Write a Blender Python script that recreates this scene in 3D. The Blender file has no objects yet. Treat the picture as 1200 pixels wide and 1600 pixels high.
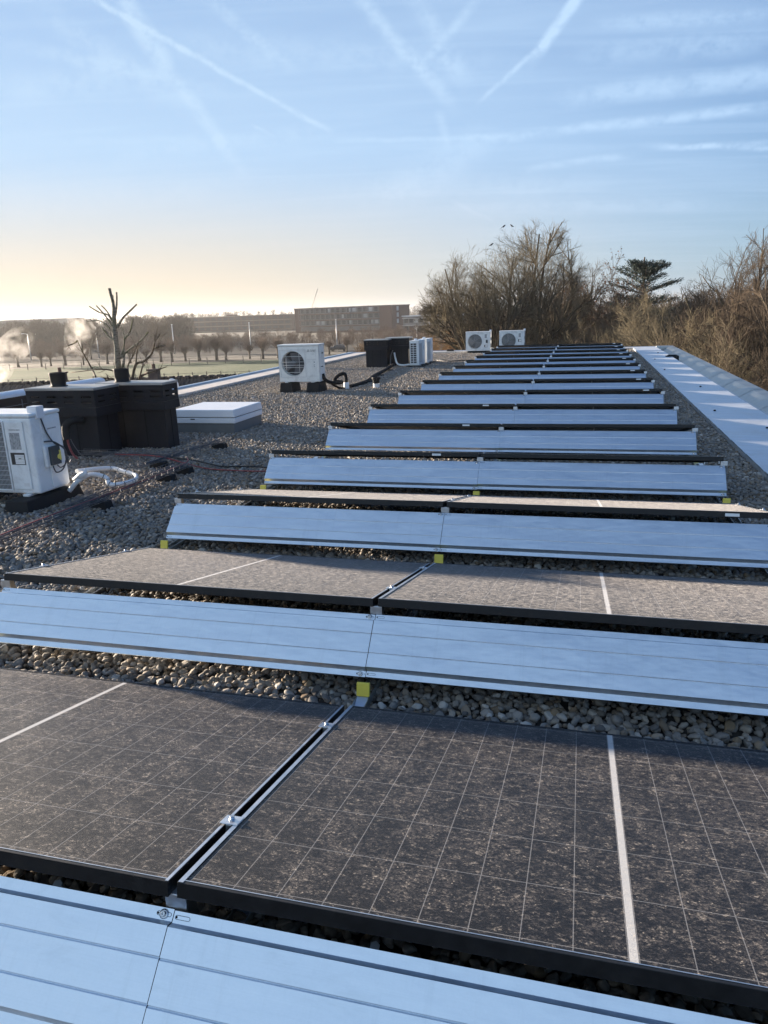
import bpy, math, random, bmesh
import numpy as np
from mathutils import Vector, Matrix, Euler

C = bpy.context.scene.collection
SC = bpy.context.scene
PI = math.pi
R = math.radians

# ------------------------------------------------------------------ camera
PITCH, YAW, ROLL = .2659, -.2686, -.0352
ZH = .337                                   # top of a panel's high edge above the gravel
CAM = Vector((.7533, 0, 1.4135))
fw = Vector((math.sin(YAW) * math.cos(PITCH), math.cos(YAW) * math.cos(PITCH), -math.sin(PITCH)))
rt = Vector((math.cos(YAW), -math.sin(YAW), 0))
up = rt.cross(fw)
rt, up = rt * math.cos(ROLL) + up * math.sin(ROLL), up * math.cos(ROLL) - rt * math.sin(ROLL)
cd = bpy.data.cameras.new('camera')
cd.sensor_fit = 'VERTICAL'
cd.sensor_height = 36
cd.lens = 1150.3 / 1600 * 36
cd.clip_start = .05
cd.clip_end = 6000
cam = bpy.data.objects.new('camera', cd)
C.objects.link(cam)
cam.matrix_world = Matrix(((rt.x, up.x, -fw.x, CAM.x), (rt.y, up.y, -fw.y, CAM.y), (rt.z, up.z, -fw.z, CAM.z), (0, 0, 0, 1)))
SC.camera = cam


def far(u, d, z=None):
    """a place in the landscape: bearing of photo column u at d metres ahead"""
    p = at(u, 505, d)
    return Vector((p.x, p.y, GZ if z is None else z))


def at(u, v, d):
    """the point seen at photo position (u, v), d metres ahead of the camera over ground"""
    r = fw + rt * ((u - 600) / 1150.3) + up * ((800 - v) / 1150.3)
    return CAM + r * (d / (r.x * math.sin(YAW) + r.y * math.cos(YAW)))


GZ = -7.0                                   # street level below the roof

# ------------------------------------------------------------------ materials


class NT:
    def __init__(s, tree):
        s.t = tree
        s.n = tree.nodes
        s.l = tree.links

    def node(s, typ, **kw):
        n = s.n.new(typ)
        for k, v in kw.items():
            setattr(n, k, v)
        return n

    def set(s, sock, v):
        if isinstance(v, bpy.types.NodeSocket):
            s.l.new(v, sock)
        elif isinstance(v, (tuple, list)) and len(v) == 3 and sock.type == 'RGBA':
            sock.default_value = (*v, 1)
        else:
            sock.default_value = v

    def m(s, op, a, b=None, c=None, clamp=False):
        n = s.node('ShaderNodeMath', operation=op, use_clamp=clamp)
        s.set(n.inputs[0], a)
        if b is not None:
            s.set(n.inputs[1], b)
        if c is not None:
            s.set(n.inputs[2], c)
        return n.outputs[0]

    def vm(s, op, a, b=None, sc=None):
        n = s.node('ShaderNodeVectorMath', operation=op)
        s.set(n.inputs[0], a)
        if b is not None:
            s.set(n.inputs[1], b)
        if sc is not None:
            s.set(n.inputs['Scale'], sc)
        return n.outputs['Value'] if op in ('DOT_PRODUCT', 'LENGTH', 'DISTANCE') else n.outputs[0]

    def mix(s, f, a, b, mode='MIX'):
        n = s.node('ShaderNodeMix', data_type='RGBA', blend_type=mode)
        s.set(n.inputs['Factor'], f)
        s.set(n.inputs[6], a)
        s.set(n.inputs[7], b)
        return n.outputs[2]

    def noise(s, vec, scale, detail=3, rough=.55, dist=0.):
        n = s.node('ShaderNodeTexNoise')
        if vec is not None:
            s.l.new(vec, n.inputs['Vector'])
        n.inputs['Scale'].default_value = scale
        n.inputs['Detail'].default_value = detail
        n.inputs['Roughness'].default_value = rough
        n.inputs['Distortion'].default_value = dist
        return n.outputs[0]

    def ss(s, v, a, b, to0=0., to1=1.):
        n = s.node('ShaderNodeMapRange', interpolation_type='SMOOTHSTEP')
        s.set(n.inputs[0], v)
        n.inputs[1].default_value = a
        n.inputs[2].default_value = b
        n.inputs[3].default_value = to0
        n.inputs[4].default_value = to1
        return n.outputs[0]

    def coord(s, which='Object'):
        return s.node('ShaderNodeTexCoord').outputs[which]

    def scale(s, v, xyz):
        return s.vm('MULTIPLY', v, xyz)

    def ramp(s, f, stops):
        n = s.node('ShaderNodeValToRGB')
        e = n.color_ramp.elements
        while len(e) > 1:
            e.remove(e[-1])
        for i, (p, c) in enumerate(stops):
            x = e[0] if i == 0 else e.new(p)
            x.position = p
            x.color = (*c, 1)
        s.set(n.inputs[0], f)
        return n.outputs[0]

    def bump(s, h, st=.3, d=.01):
        n = s.node('ShaderNodeBump')
        s.set(n.inputs['Height'], h)
        n.inputs['Strength'].default_value = st
        n.inputs['Distance'].default_value = d
        return n.outputs[0]


def mat(name):
    m = bpy.data.materials.new(name)
    m.use_nodes = True
    t = NT(m.node_tree)
    return m, t, m.node_tree.nodes['Principled BSDF']


def pbr(name, col, rough=.6, metal=0., var=.12, scale=6., bump=0., spec=.5, stretch=(1, 1, 1), bscale=None, grime=None, gscale=2.):
    m, t, p = mat(name)
    co = t.scale(t.coord(), stretch)
    n = t.noise(co, scale, 5, .6)
    f = t.ss(n, .25, .75)
    c = t.mix(f, [x * (1 - var) for x in col], [min(1, x * (1 + var)) for x in col])
    if grime:
        g = t.ss(t.noise(t.coord(), gscale, 6, .7, .4), .48, .72)
        c = t.mix(t.m('MULTIPLY', g, .55), c, grime)
    t.set(p.inputs['Base Color'], c)
    t.set(p.inputs['Roughness'], t.ss(n, .2, .8, rough * .85, min(1, rough * 1.15)))
    p.inputs['Metallic'].default_value = metal
    p.inputs['Specular IOR Level'].default_value = spec
    if bump:
        t.set(p.inputs['Normal'], t.bump(t.noise(co, bscale or scale * 4, 4, .6), bump, .01))
    return m


def make_materials():
    M = {}
    # dusty solar glass with half cells: local x along the panel, y down the slope
    m, t, p = mat('solar_glass')
    co = t.coord()
    sx = t.node('ShaderNodeSeparateXYZ')
    t.l.new(co, sx.inputs[0])
    x, y = sx.outputs[0], sx.outputs[1]
    ax = t.m('ABSOLUTE', x)

    def lines(v, pitch, w):
        f = t.m('FRACT', t.m('DIVIDE', v, pitch))
        e = t.m('MULTIPLY', t.m('MINIMUM', f, t.m('SUBTRACT', 1., f)), pitch)
        return t.m('LESS_THAN', e, w)
    colw, roww = .0922, .1808
    lx = lines(t.m('SUBTRACT', ax, .009), colw, .0010)
    ly = lines(t.m('SUBTRACT', y, .024), roww, .0011)
    grid = t.m('MAXIMUM', lx, ly)
    mid = t.m('LESS_THAN', ax, .0075)
    off = t.node('ShaderNodeObjectInfo').outputs['Random']
    offv = t.node('ShaderNodeCombineXYZ')
    t.l.new(t.m('MULTIPLY', off, 40.), offv.inputs[0])
    t.l.new(t.m('MULTIPLY', off, 17.), offv.inputs[1])
    dco = t.vm('ADD', co, offv.outputs[0])
    big = t.noise(dco, 9., 4, .6, .6)
    med = t.noise(t.scale(dco, (.7, 1.2, 1)), 92., 8, .82, .6)
    fine = t.noise(t.scale(dco, (.75, 1., 1)), 230., 5, .85)
    clump = t.noise(t.scale(dco, (.8, 1.1, 1)), 46., 7, .78, .5)
    v = t.m('ADD', t.m('MULTIPLY', med, .7), t.m('MULTIPLY', big, .3))
    speck = t.ss(v, .475, .585)
    spots = t.ss(t.m('ADD', t.m('MULTIPLY', clump, .65), t.m('MULTIPLY', fine, .35)), .535, .62)
    runs = t.ss(t.noise(t.scale(dco, (26, 1.3, 1)), 1., 5, .7), .50, .72)
    film = t.m('ADD', t.m('MULTIPLY', runs, .012), t.m('MULTIPLY', t.ss(y, .98, 1.11), .05))
    film = t.m('ADD', film, .003)
    film = t.m('ADD', film, t.m('MULTIPLY', t.ss(big, .3, .75), .014))
    cover = t.m('ADD', t.m('MULTIPLY', speck, .22), film)
    cover = t.m('MULTIPLY', cover, t.ss(fine, .44, .60, .08, 1.6), clamp=True)
    vor = t.node('ShaderNodeTexVoronoi', feature='F1')
    t.l.new(dco, vor.inputs['Vector'])
    vor.inputs['Scale'].default_value = 95.
    dots = t.m('MULTIPLY', t.ss(vor.outputs['Distance'], .10, .22, 1, 0), t.ss(big, .42, .62))
    dots = t.m('MULTIPLY', dots, t.ss(t.noise(dco, 60., 2), .47, .56))
    cell = t.mix(t.m('MULTIPLY', grid, .30), (.006, .006, .0075), (.50, .50, .50))
    cell = t.mix(t.m('MULTIPLY', mid, .85), cell, (.55, .55, .54))
    dirtc = t.mix(t.ss(clump, .35, .65), (.34, .30, .275), (.44, .385, .335))
    c = t.mix(cover, cell, dirtc)
    c = t.mix(t.m('MULTIPLY', t.m('MULTIPLY', spots, t.ss(fine, .40, .58)), .50), c, (.50, .43, .35))
    c = t.mix(t.m('MULTIPLY', dots, .62), c, (.62, .53, .42))
    t.set(p.inputs['Base Color'], c)
    t.set(p.inputs['Roughness'], t.ss(cover, .05, .5, .42, .85))
    p.inputs['Specular IOR Level'].default_value = .34
    t.set(p.inputs['Sheen Weight'], t.m('ADD', .03, t.m('MULTIPLY', t.ss(t.m('ADD', t.m('MULTIPLY', med, .5), t.m('MULTIPLY', clump, .5)), .42, .60), .42)))
    p.inputs['Sheen Roughness'].default_value = .22
    p.inputs['Sheen Tint'].default_value = (.86, .83, .82, 1)
    t.set(p.inputs['Normal'], t.bump(t.m('ADD', med, t.m('MULTIPLY', fine, .4)), .55, .002))
    M['glass'] = m

    M['frame'] = pbr('black_anodised_frame', (.007, .007, .008), .42, .0, .3, 30, .05, .35, grime=(.022, .020, .018), gscale=14)
    M['trim'] = pbr('bare_metal_trim', (.62, .64, .67), .38, 1., .1, 20)
    # folded aluminium-zinc sheet: fine spangle and drawing lines along x
    m, t, p = mat('galvanised_sheet')
    co = t.coord()
    oi = t.node('ShaderNodeObjectInfo').outputs['Random']
    ov = t.node('ShaderNodeCombineXYZ')
    t.l.new(t.m('MULTIPLY', oi, 31.), ov.inputs[0])
    c2 = t.vm('ADD', co, ov.outputs[0])
    st = t.noise(t.scale(c2, (1.2, 90, 90)), 3., 4, .6)
    sp = t.noise(c2, 160., 3, .6)
    dr = t.ss(t.noise(t.scale(c2, (34, 2, 2)), 1., 5, .7), .50, .78)
    bl = t.noise(t.scale(c2, (1, 2, 2)), 2.2, 4, .6)
    k = t.m('ADD', t.m('ADD', t.m('MULTIPLY', st, .35), t.m('MULTIPLY', sp, .3)), t.m('MULTIPLY', bl, .35))
    t.set(p.inputs['Base Color'], t.mix(t.m('MAXIMUM', t.m('MULTIPLY', t.ss(t.noise(t.scale(c2, (1, 3, 3)), 5., 6, .7, .6), .52, .75), .34), t.m('MULTIPLY', dr, .30)), t.mix(t.ss(k, .3, .7), (.70, .755, .81), (.78, .835, .89)), (.55, .60, .64)))
    p.inputs['Metallic'].default_value = 1.
    t.set(p.inputs['Roughness'], t.ss(k, .3, .7, .34, .46))
    t.set(p.inputs['Normal'], t.bump(t.m('ADD', t.m('MULTIPLY', bl, 40.), t.m('ADD', t.m('MULTIPLY', st, .5), t.m('MULTIPLY', sp, .6))), .10, .002))
    M['sheet'] = m
    M['alu'] = pbr('mill_aluminium', (.66, .68, .70), .36, 1., .1, 18, .04)
    M['alu_dull'] = pbr('weathered_zinc', (.46, .48, .49), .48, 1., .22, 3, .1, grime=(.25, .25, .24), gscale=3)
    M['steel'] = pbr('stainless_bolt', (.6, .6, .6), .25, 1.)
    M['yellow'] = pbr('yellow_plastic', (.78, .63, .09), .5, 0, .06, 12)
    M['rubber'] = pbr('black_rubber', (.014, .014, .015), .75, 0, .3, 20, .15, .3)
    M['hole'] = pbr('dark_slot', (.008, .008, .009), .9, spec=.1)
    M['sticker'] = pbr('white_sticker', (.75, .75, .74), .5)
    M['sticker_grey'] = pbr('printed_grey_label', (.33, .34, .35), .5, 0, .45, 130, stretch=(1, 1, .35))
    M['sticker_black'] = pbr('black_label', (.03, .03, .032), .4)
    M['sticker_yellow'] = pbr('yellow_label', (.75, .65, .12), .5, 0, .3, 60)
    M['ac_white'] = pbr('painted_casing', (.77, .79, .79), .42, 0, .04, 4, .02, grime=(.50, .50, .49), gscale=5)
    M['ac_cream'] = pbr('ivory_casing', (.77, .77, .735), .42, 0, .04, 4, .02, grime=(.50, .50, .47), gscale=5)
    M['ac_grille'] = pbr('grey_grille_wire', (.50, .51, .51), .45, 0, .08, 10)
    M['ac_dark'] = pbr('dark_coil', (.045, .045, .048), .6, 0, .35, 60, stretch=(1, 1, .1))
    M['ac_fan'] = pbr('grey_fan', (.12, .12, .125), .5)
    M['box_grey'] = pbr('dark_isolator_box', (.045, .055, .06), .45)
    # chimney boxes: anthracite fibre cement panels
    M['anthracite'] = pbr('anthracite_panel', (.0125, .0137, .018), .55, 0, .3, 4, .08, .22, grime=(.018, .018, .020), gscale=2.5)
    M['anthracite_top_lit'] = pbr('lit_anthracite_lid', (.30, .29, .275), .35, 0, .2, 6, .04, .8)  # base colour raised to carry the grazing sky light on the lids
    M['white_pvc'] = pbr('white_roof_hatch', (.72, .74, .78), .35, 0, .03, 5)
    M['hatch_base'] = pbr('grey_upstand', (.13, .14, .145), .6, 0, .15, 5, .1)
    M['pipe_white'] = pbr('white_pipe_sleeve', (.70, .71, .72), .5, 0, .06, 30, .15)
    M['cable_black'] = pbr('black_cable', (.012, .012, .013), .5)
    M['cable_red'] = pbr('red_cable', (.22, .035, .035), .5)
    M['cable_dark'] = pbr('slate_cable', (.05, .055, .065), .5)
    M['tray'] = pbr('galvanised_wire', (.13, .13, .14), .6, .3, .15, 30)
    M['insul'] = pbr('black_pipe_insulation', (.016, .016, .017), .85, 0, .2, 30, .3, .2)
    # roof
    m, t, p = mat('bitumen_under_gravel')
    n = t.noise(t.coord(), 40, 5, .7)
    t.set(p.inputs['Base Color'], t.mix(n, (.02, .019, .018), (.07, .065, .06)))
    p.inputs['Roughness'].default_value = .95
    M['deck'] = m
    m, t, p = mat('river_pebble')
    oi = t.node('ShaderNodeObjectInfo').outputs['Random']
    c = t.ramp(oi, [(0, (.16, .152, .145)), (.16, (.36, .335, .30)), (.3, (.26, .252, .24)), (.42, (.47, .445, .41)), (.52, (.20, .197, .193)),
                    (.62, (.40, .33, .25)), (.70, (.32, .32, .312)), (.80, (.27, .20, .13)), (.87, (.66, .645, .61)), (.94, (.33, .25, .16)), (1, (.14, .132, .125))])
    c = t.mix(1., c, (.84, .805, .77), 'MULTIPLY')
    co = t.coord()
    n = t.noise(co, 70, 5, .65, .5)
    c = t.mix(t.ss(n, .3, .7), t.mix(.30, c, (.05, .045, .04)), c)
    t.set(p.inputs['Base Color'], c)
    p.inputs['Roughness'].default_value = .8
    p.inputs['Specular IOR Level'].default_value = .2
    t.set(p.inputs['Normal'], t.bump(n, .25, .003))
    M['pebble'] = m
    M['coping'] = pbr('pale_mineral_coping', (.56, .52, .48), .8, 0, .12, 3, .15, .3, grime=(.38, .35, .33), gscale=1.5)
    M['parapet'] = pbr('weathered_parapet_metal', (.27, .29, .30), .34, 1., .2, 3, .15, grime=(.16, .17, .16), gscale=4)
    M['edge_metal'] = pbr('edge_flashing', (.42, .47, .52), .35, 1., .15, 4, .05)
    M['gutter'] = pbr('zinc_gutter', (.42, .45, .48), .45, 1., .14, 2, .08, grime=(.42, .43, .43), gscale=2)
    M['walk'] = pbr('ribbed_metal_walkway', (.70, .73, .76), .46, .9, .08, 3, .08, stretch=(1, 4, 1), grime=(.62, .60, .57), gscale=2.2)
    M['brick'] = brick('red_brick', (.15, .062, .045), (.10, .045, .035), (.15, .14, .12), 4.)
    M['brick_dark'] = brick('brown_brick', (.085, .05, .038), (.06, .036, .03), (.12, .11, .1), 5.)
    M['cladding_brown'] = pbr('brown_wall_boards', (.035, .02, .014), .7, 0, .3, 8, .2, .3, stretch=(1, .2, 1))
    # roof tiles
    m, t, p = mat('dark_roof_tiles')
    w = t.node('ShaderNodeTexWave', wave_type='BANDS', bands_direction='X')
    t.l.new(t.coord(), w.inputs[0])
    w.inputs['Scale'].default_value = 1.45
    w2 = t.node('ShaderNodeTexWave', wave_type='BANDS', bands_direction='Y', wave_profile='SAW')
    t.l.new(t.coord(), w2.inputs[0])
    w2.inputs['Scale'].default_value = .95
    n = t.noise(t.coord(), 5, 5, .7)
    t.set(p.inputs['Base Color'], t.mix(n, (.03, .024, .02), (.085, .065, .052)))
    p.inputs['Roughness'].default_value = .75
    t.set(p.inputs['Normal'], t.bump(t.m('ADD', w.outputs[1], w2.outputs[1]), 1., .06))
    M['tiles'] = m
    # plants
    M['bark'] = pbr('grey_brown_bark', (.085, .066, .048), .9, 0, .35, 3, .5, .2, grime=(.085, .085, .03), gscale=.8)
    M['bark_olive_lit'] = pbr('sunlit_olive_bark', (.17, .14, .08), .9, 0, .35, 3, .4, .2)  # olive bark, lightened in its colour so the limbs look sunlit
    M['twig_olive'] = pbr('olive_twigs', (.125, .104, .068), .9, 0, .35, .5, 0, .2)
    M['twig_brown'] = pbr('brown_twigs', (.098, .074, .053), .9, 0, .35, .5, 0, .2)
    M['twig_grey'] = pbr('grey_twigs', (.07, .056, .044), .9, 0, .3, .5, 0, .2)
    M['twig_red'] = pbr('reddish_twigs', (.105, .068, .05), .9, 0, .35, .5, 0, .2)
    M['twig_gold'] = pbr('golden_twigs', (.17, .095, .038), .9, 0, .35, .5, 0, .2)
    M['leaf_brown'] = pbr('dead_leaves', (.13, .06, .035), .8, 0, .4, 2, 0, .3)
    M['needle'] = pbr('cedar_needles', (.022, .04, .032), .7, 0, .4, 1.5, 0, .3)
    m, t, p = mat('birch_bark')
    co = t.coord()
    n = t.noise(t.scale(co, (2, 2, 5)), 5, 5, .7, .5)
    n2 = t.noise(co, 1.3, 3, .6)
    c = t.mix(t.ss(n, .50, .60), (.20, .185, .14), (.035, .03, .024))
    c = t.mix(t.ss(n2, .45, .65), c, (.085, .085, .038))
    t.set(p.inputs['Base Color'], c)
    p.inputs['Roughness'].default_value = .85
    t.set(p.inputs['Normal'], t.bump(n, .5, .02))
    M['birch'] = m
    m, t, p = mat('meadow_grass')
    co = t.coord()
    n = t.noise(co, .06, 5, .65)
    n2 = t.noise(co, 1.1, 4, .7)
    c = t.mix(t.ss(n, .35, .65), (.045, .078, .016), (.075, .10, .028))
    c = t.mix(t.m('MULTIPLY', t.ss(n2, .5, .75), .5), c, (.10, .09, .05))
    t.set(p.inputs['Base Color'], c)
    p.inputs['Roughness'].default_value = .95
    t.set(p.inputs['Normal'], t.bump(n2, .5, .2))
    M['meadow'] = m
    m, t, p = mat('winter_ground')
    co = t.coord()
    n = t.noise(t.scale(co, (.3, 1, 1)), .05, 6, .7)
    n2 = t.noise(co, .7, 5, .7)
    c = t.mix(t.ss(n, .3, .7), (.050, .040, .025), (.085, .068, .046))
    c = t.mix(t.m('MULTIPLY', t.ss(n2, .5, .7), .5), c, (.035, .036, .016))
    t.set(p.inputs['Base Color'], c)
    p.inputs['Roughness'].default_value = 1.
    M['ground'] = m
    M['water'] = pbr('ditch_water', (.05, .06, .06), .12, 0, .1, 1)
    M['post'] = pbr('grey_timber', (.10, .085, .07), .85, 0, .25, 4, .2)
    M['lamp'] = pbr('pale_lamp_metal', (.55, .55, .55), .5, .3)
    M['win'] = pbr('window_glass', (.04, .044, .05), .35, 0, .3, .2, spec=.2)
    M['curtain'] = pbr('pale_curtain', (.45, .44, .42), .7, 0, .2, .3)
    M['concrete'] = pbr('pale_concrete', (.24, .235, .22), .8, 0, .1, .5)
    M['greycl'] = pbr('grey_cladding', (.16, .155, .15), .7, 0, .15, .4)
    M['white_wall'] = pbr('white_render', (.75, .70, .62), .8, 0, .05, .6)
    M['roof_pale'] = pbr('pale_roof', (.55, .55, .56), .6, 0, .1, .3)  # even pale grey roof colour
    M['crane'] = pbr('crane_steel', (.35, .33, .3), .6, .3)
    M['car_paint'] = pbr('dark_car_paint', (.03, .032, .036), .25, .2)
    M['bird'] = pbr('black_feathers', (.012, .012, .013), .7)
    return M


def brick(name, a, b, mo, sc):
    m, t, p = mat(name)
    n = t.node('ShaderNodeTexBrick')
    t.l.new(t.scale(t.coord(), (1, 1, 1)), n.inputs['Vector'])
    # use x+y as the running axis so every vertical face shows courses
    s = t.node('ShaderNodeSeparateXYZ')
    t.l.new(t.coord(), s.inputs[0])
    cb = t.node('ShaderNodeCombineXYZ')
    t.l.new(t.m('ADD', s.outputs[0], s.outputs[1]), cb.inputs[0])
    t.l.new(s.outputs[2], cb.inputs[1])
    t.l.new(cb.outputs[0], n.inputs['Vector'])
    n.inputs['Color1'].default_value = (*a, 1)
    n.inputs['Color2'].default_value = (*b, 1)
    n.inputs['Mortar'].default_value = (*mo, 1)
    n.inputs['Scale'].default_value = sc
    n.inputs['Mortar Size'].default_value = .018
    t.set(p.inputs['Base Color'], t.mix(t.m('MULTIPLY', t.noise(t.coord(), .8, 5, .7), .5), n.outputs[0], [x * .55 for x in a]))
    p.inputs['Roughness'].default_value = .85
    return m


M = make_materials()

# ------------------------------------------------------------------ mesh helpers


class MB:
    """collects shapes, links them as one mesh object"""

    def __init__(s):
        s.v = []
        s.f = []
        s.sm = []

    def add(s, vs, fs, smooth=False):
        o = len(s.v)
        s.v += [tuple(v) for v in vs]
        s.f += [tuple(i + o for i in f) for f in fs]
        s.sm += [smooth] * len(fs)
        return s

    def box(s, x0, x1, y0, y1, z0, z1, mtx=None):
        v = [Vector((x, y, z)) for z in (z0, z1) for y in (y0, y1) for x in (x0, x1)]
        if mtx is not None:
            v = [mtx @ q for q in v]
        return s.add(v, [(0, 2, 3, 1), (4, 5, 7, 6), (0, 1, 5, 4), (2, 6, 7, 3), (0, 4, 6, 2), (1, 3, 7, 5)])

    def taper(s, x0, x1, y0, y1, z0, z1, ix, iy):
        v = [(x0, y0, z0), (x1, y0, z0), (x0, y1, z0), (x1, y1, z0), (x0 + ix, y0 + iy, z1), (x1 - ix, y0 + iy, z1), (x0 + ix, y1 - iy, z1), (x1 - ix, y1 - iy, z1)]
        return s.add(v, [(0, 2, 3, 1), (4, 5, 7, 6), (0, 1, 5, 4), (2, 6, 7, 3), (0, 4, 6, 2), (1, 3, 7, 5)])

    def tube(s, pts, r, n=8, caps=True, smooth=True):
        pts = [Vector(p) for p in pts]
        rr = r if isinstance(r, (list, tuple)) else [r] * len(pts)
        vs, fs = [], []
        prev = None
        for i, p in enumerate(pts):
            d = (pts[min(i + 1, len(pts) - 1)] - pts[max(i - 1, 0)]).normalized()
            if prev is None:
                a = Vector((0, 0, 1)) if abs(d.z) < .9 else Vector((1, 0, 0))
                x = d.cross(a).normalized()
            else:
                x = (prev - d * prev.dot(d)).normalized()
            prev = x
            y = d.cross(x)
            vs += [p + (x * math.cos(2 * PI * k / n) + y * math.sin(2 * PI * k / n)) * rr[i] for k in range(n)]
        for i in range(len(pts) - 1):
            for k in range(n):
                k2 = (k + 1) % n
                fs.append((i * n + k, i * n + k2, (i + 1) * n + k2, (i + 1) * n + k))
        s.add(vs, fs, smooth)
        if caps:
            o = len(s.v) - len(vs)
            s.f.append(tuple(o + k for k in range(n))[::-1])
            s.f.append(tuple(o + (len(pts) - 1) * n + k for k in range(n)))
            s.sm += [False, False]
        return s

    def lathe(s, cx, cy, prof, n=24, smooth=True, mtx=None):
        vs, fs = [], []
        for r, z in prof:
            vs += [Vector((cx + r * math.cos(2 * PI * k / n), cy + r * math.sin(2 * PI * k / n), z)) for k in range(n)]
        if mtx is not None:
            vs = [mtx @ v for v in vs]
        for i in range(len(prof) - 1):
            for k in range(n):
                k2 = (k + 1) % n
                fs.append((i * n + k, i * n + k2, (i + 1) * n + k2, (i + 1) * n + k))
        return s.add(vs, fs, smooth)

    def extrude(s, prof, x0, x1, closed=True):
        """profile of (y, z) swept along x"""
        n = len(prof)
        vs = [(x0, y, z) for y, z in prof] + [(x1, y, z) for y, z in prof]
        fs = [(i, (i + 1) % n, n + (i + 1) % n, n + i) for i in range(n if closed else n - 1)]
        if closed:
            fs += [tuple(range(n))[::-1], tuple(range(n, 2 * n))]
        return s.add(vs, fs)

    def build(s, name, m, parent=None, bevel=0., loc=None, rot=None):
        me = bpy.data.meshes.new(name)
        me.from_pydata(s.v, [], s.f)
        me.polygons.foreach_set('use_smooth', s.sm)
        me.materials.append(M[m] if isinstance(m, str) else m)
        bm = bmesh.new()
        bm.from_mesh(me)
        bmesh.ops.recalc_face_normals(bm, faces=bm.faces)
        bm.to_mesh(me)
        bm.free()
        o = bpy.data.objects.new(name, me)
        C.objects.link(o)
        if parent:
            o.parent = parent
        if loc:
            o.location = loc
        if rot:
            o.rotation_euler = rot
        if bevel:
            b = o.modifiers.new('bevel', 'BEVEL')
            b.width = bevel
            b.segments = 2
            b.limit_method = 'ANGLE'
            b.angle_limit = R(40)
        return o


def tag(o, label=None, cat=None, group=None, kind=None):
    if label:
        o['label'] = label
    if cat:
        o['category'] = cat
    if group:
        o['group'] = group
    if kind:
        o['kind'] = kind
    return o


def thing(name, label, cat, loc=(0, 0, 0), rz=0, group=None):
    o = bpy.data.objects.new(name, None)
    o.empty_display_size = .1
    C.objects.link(o)
    o.location = loc
    o.rotation_euler = (0, 0, rz)
    return tag(o, label, cat, group)


KIDS = {}


def kids(o):
    return list(o.children)


def dup(o, loc=None, rz=None, label=None, parent=None, scale=None):
    c = o.copy()
    C.objects.link(c)
    if parent:
        c.parent = parent
    if loc is not None:
        c.location = loc
    if rz is not None:
        c.rotation_euler = (0, 0, rz)
    if scale is not None:
        c.scale = (scale,) * 3 if not isinstance(scale, tuple) else scale
    if label:
        c['label'] = label
    for k in kids(o):
        dup(k, parent=c)
    return c


def np_mesh(name, V, F, m, parent=None, smooth=True):
    """big meshes from arrays; F is (n, 3) or (n, 4)"""
    me = bpy.data.meshes.new(name)
    k = F.shape[1]
    me.vertices.add(len(V))
    me.vertices.foreach_set('co', np.asarray(V, np.float32).ravel())
    me.loops.add(F.size)
    me.loops.foreach_set('vertex_index', np.asarray(F, np.int32).ravel())
    me.polygons.add(len(F))
    me.polygons.foreach_set('loop_start', np.arange(0, F.size, k, dtype=np.int32))
    me.polygons.foreach_set('loop_total', np.full(len(F), k, np.int32))
    me.polygons.foreach_set('use_smooth', np.full(len(F), smooth))
    me.update(calc_edges=True)
    me.materials.append(M[m] if isinstance(m, str) else m)
    o = bpy.data.objects.new(name, me)
    C.objects.link(o)
    if parent:
        o.parent = parent
    return o


def seg_mesh(name, segs, m, parent=None, n=3):
    """segments (p0, p1, r0, r1) as tapering prisms"""
    S = np.asarray(segs, float).reshape(-1, 8)
    p0, p1, r0, r1 = S[:, :3], S[:, 3:6], S[:, 6], S[:, 7]
    d = p1 - p0
    d /= np.linalg.norm(d, axis=1, keepdims=True) + 1e-9
    a = np.where(np.abs(d[:, 2:3]) < .9, [[0, 0, 1.]], [[1., 0, 0]])
    x = np.cross(d, a)
    x /= np.linalg.norm(x, axis=1, keepdims=True) + 1e-9
    y = np.cross(d, x)
    N = len(S)
    V = np.zeros((N, 2 * n, 3))
    for k in range(n):
        c, s_ = math.cos(2 * PI * k / n), math.sin(2 * PI * k / n)
        o = x * c + y * s_
        V[:, k] = p0 + o * r0[:, None]
        V[:, n + k] = p1 + o * r1[:, None]
    F = np.array([(k, (k + 1) % n, n + (k + 1) % n, n + k) for k in range(n)])
    F = (F[None] + (np.arange(N) * 2 * n)[:, None, None]).reshape(-1, 4)
    return np_mesh(name, V.reshape(-1, 3), F, m, parent)


def quad_cloud(name, P, U, W, m, parent=None):
    """little four-sided leaves: centre P, half-axes U and W (arrays n x 3)"""
    V = np.stack([P - U, P + W, P + U, P - W], 1).reshape(-1, 3)
    F = np.arange(len(P) * 4).reshape(-1, 4)
    return np_mesh(name, V, F, m, parent, False)


# ------------------------------------------------------------------ sun and sky
SUN_AZ, SUN_EL = R(-69), R(7.6)             # left of the rows' direction (+y)
sd = Vector((math.sin(SUN_AZ) * math.cos(SUN_EL), math.cos(SUN_AZ) * math.cos(SUN_EL), math.sin(SUN_EL)))
L = bpy.data.lights.new('sun', 'SUN')
L.energy = 5.0
L.angle = R(1.5)
L.color = (1., .84, .66)
so = bpy.data.objects.new('sun', L)
C.objects.link(so)
so.rotation_euler = sd.to_track_quat('Z', 'Y').to_euler()


def px_dir(u, v):
    return (fw + rt * ((u - 600) / 1150.3) + up * ((800 - v) / 1150.3)).normalized()


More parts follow.
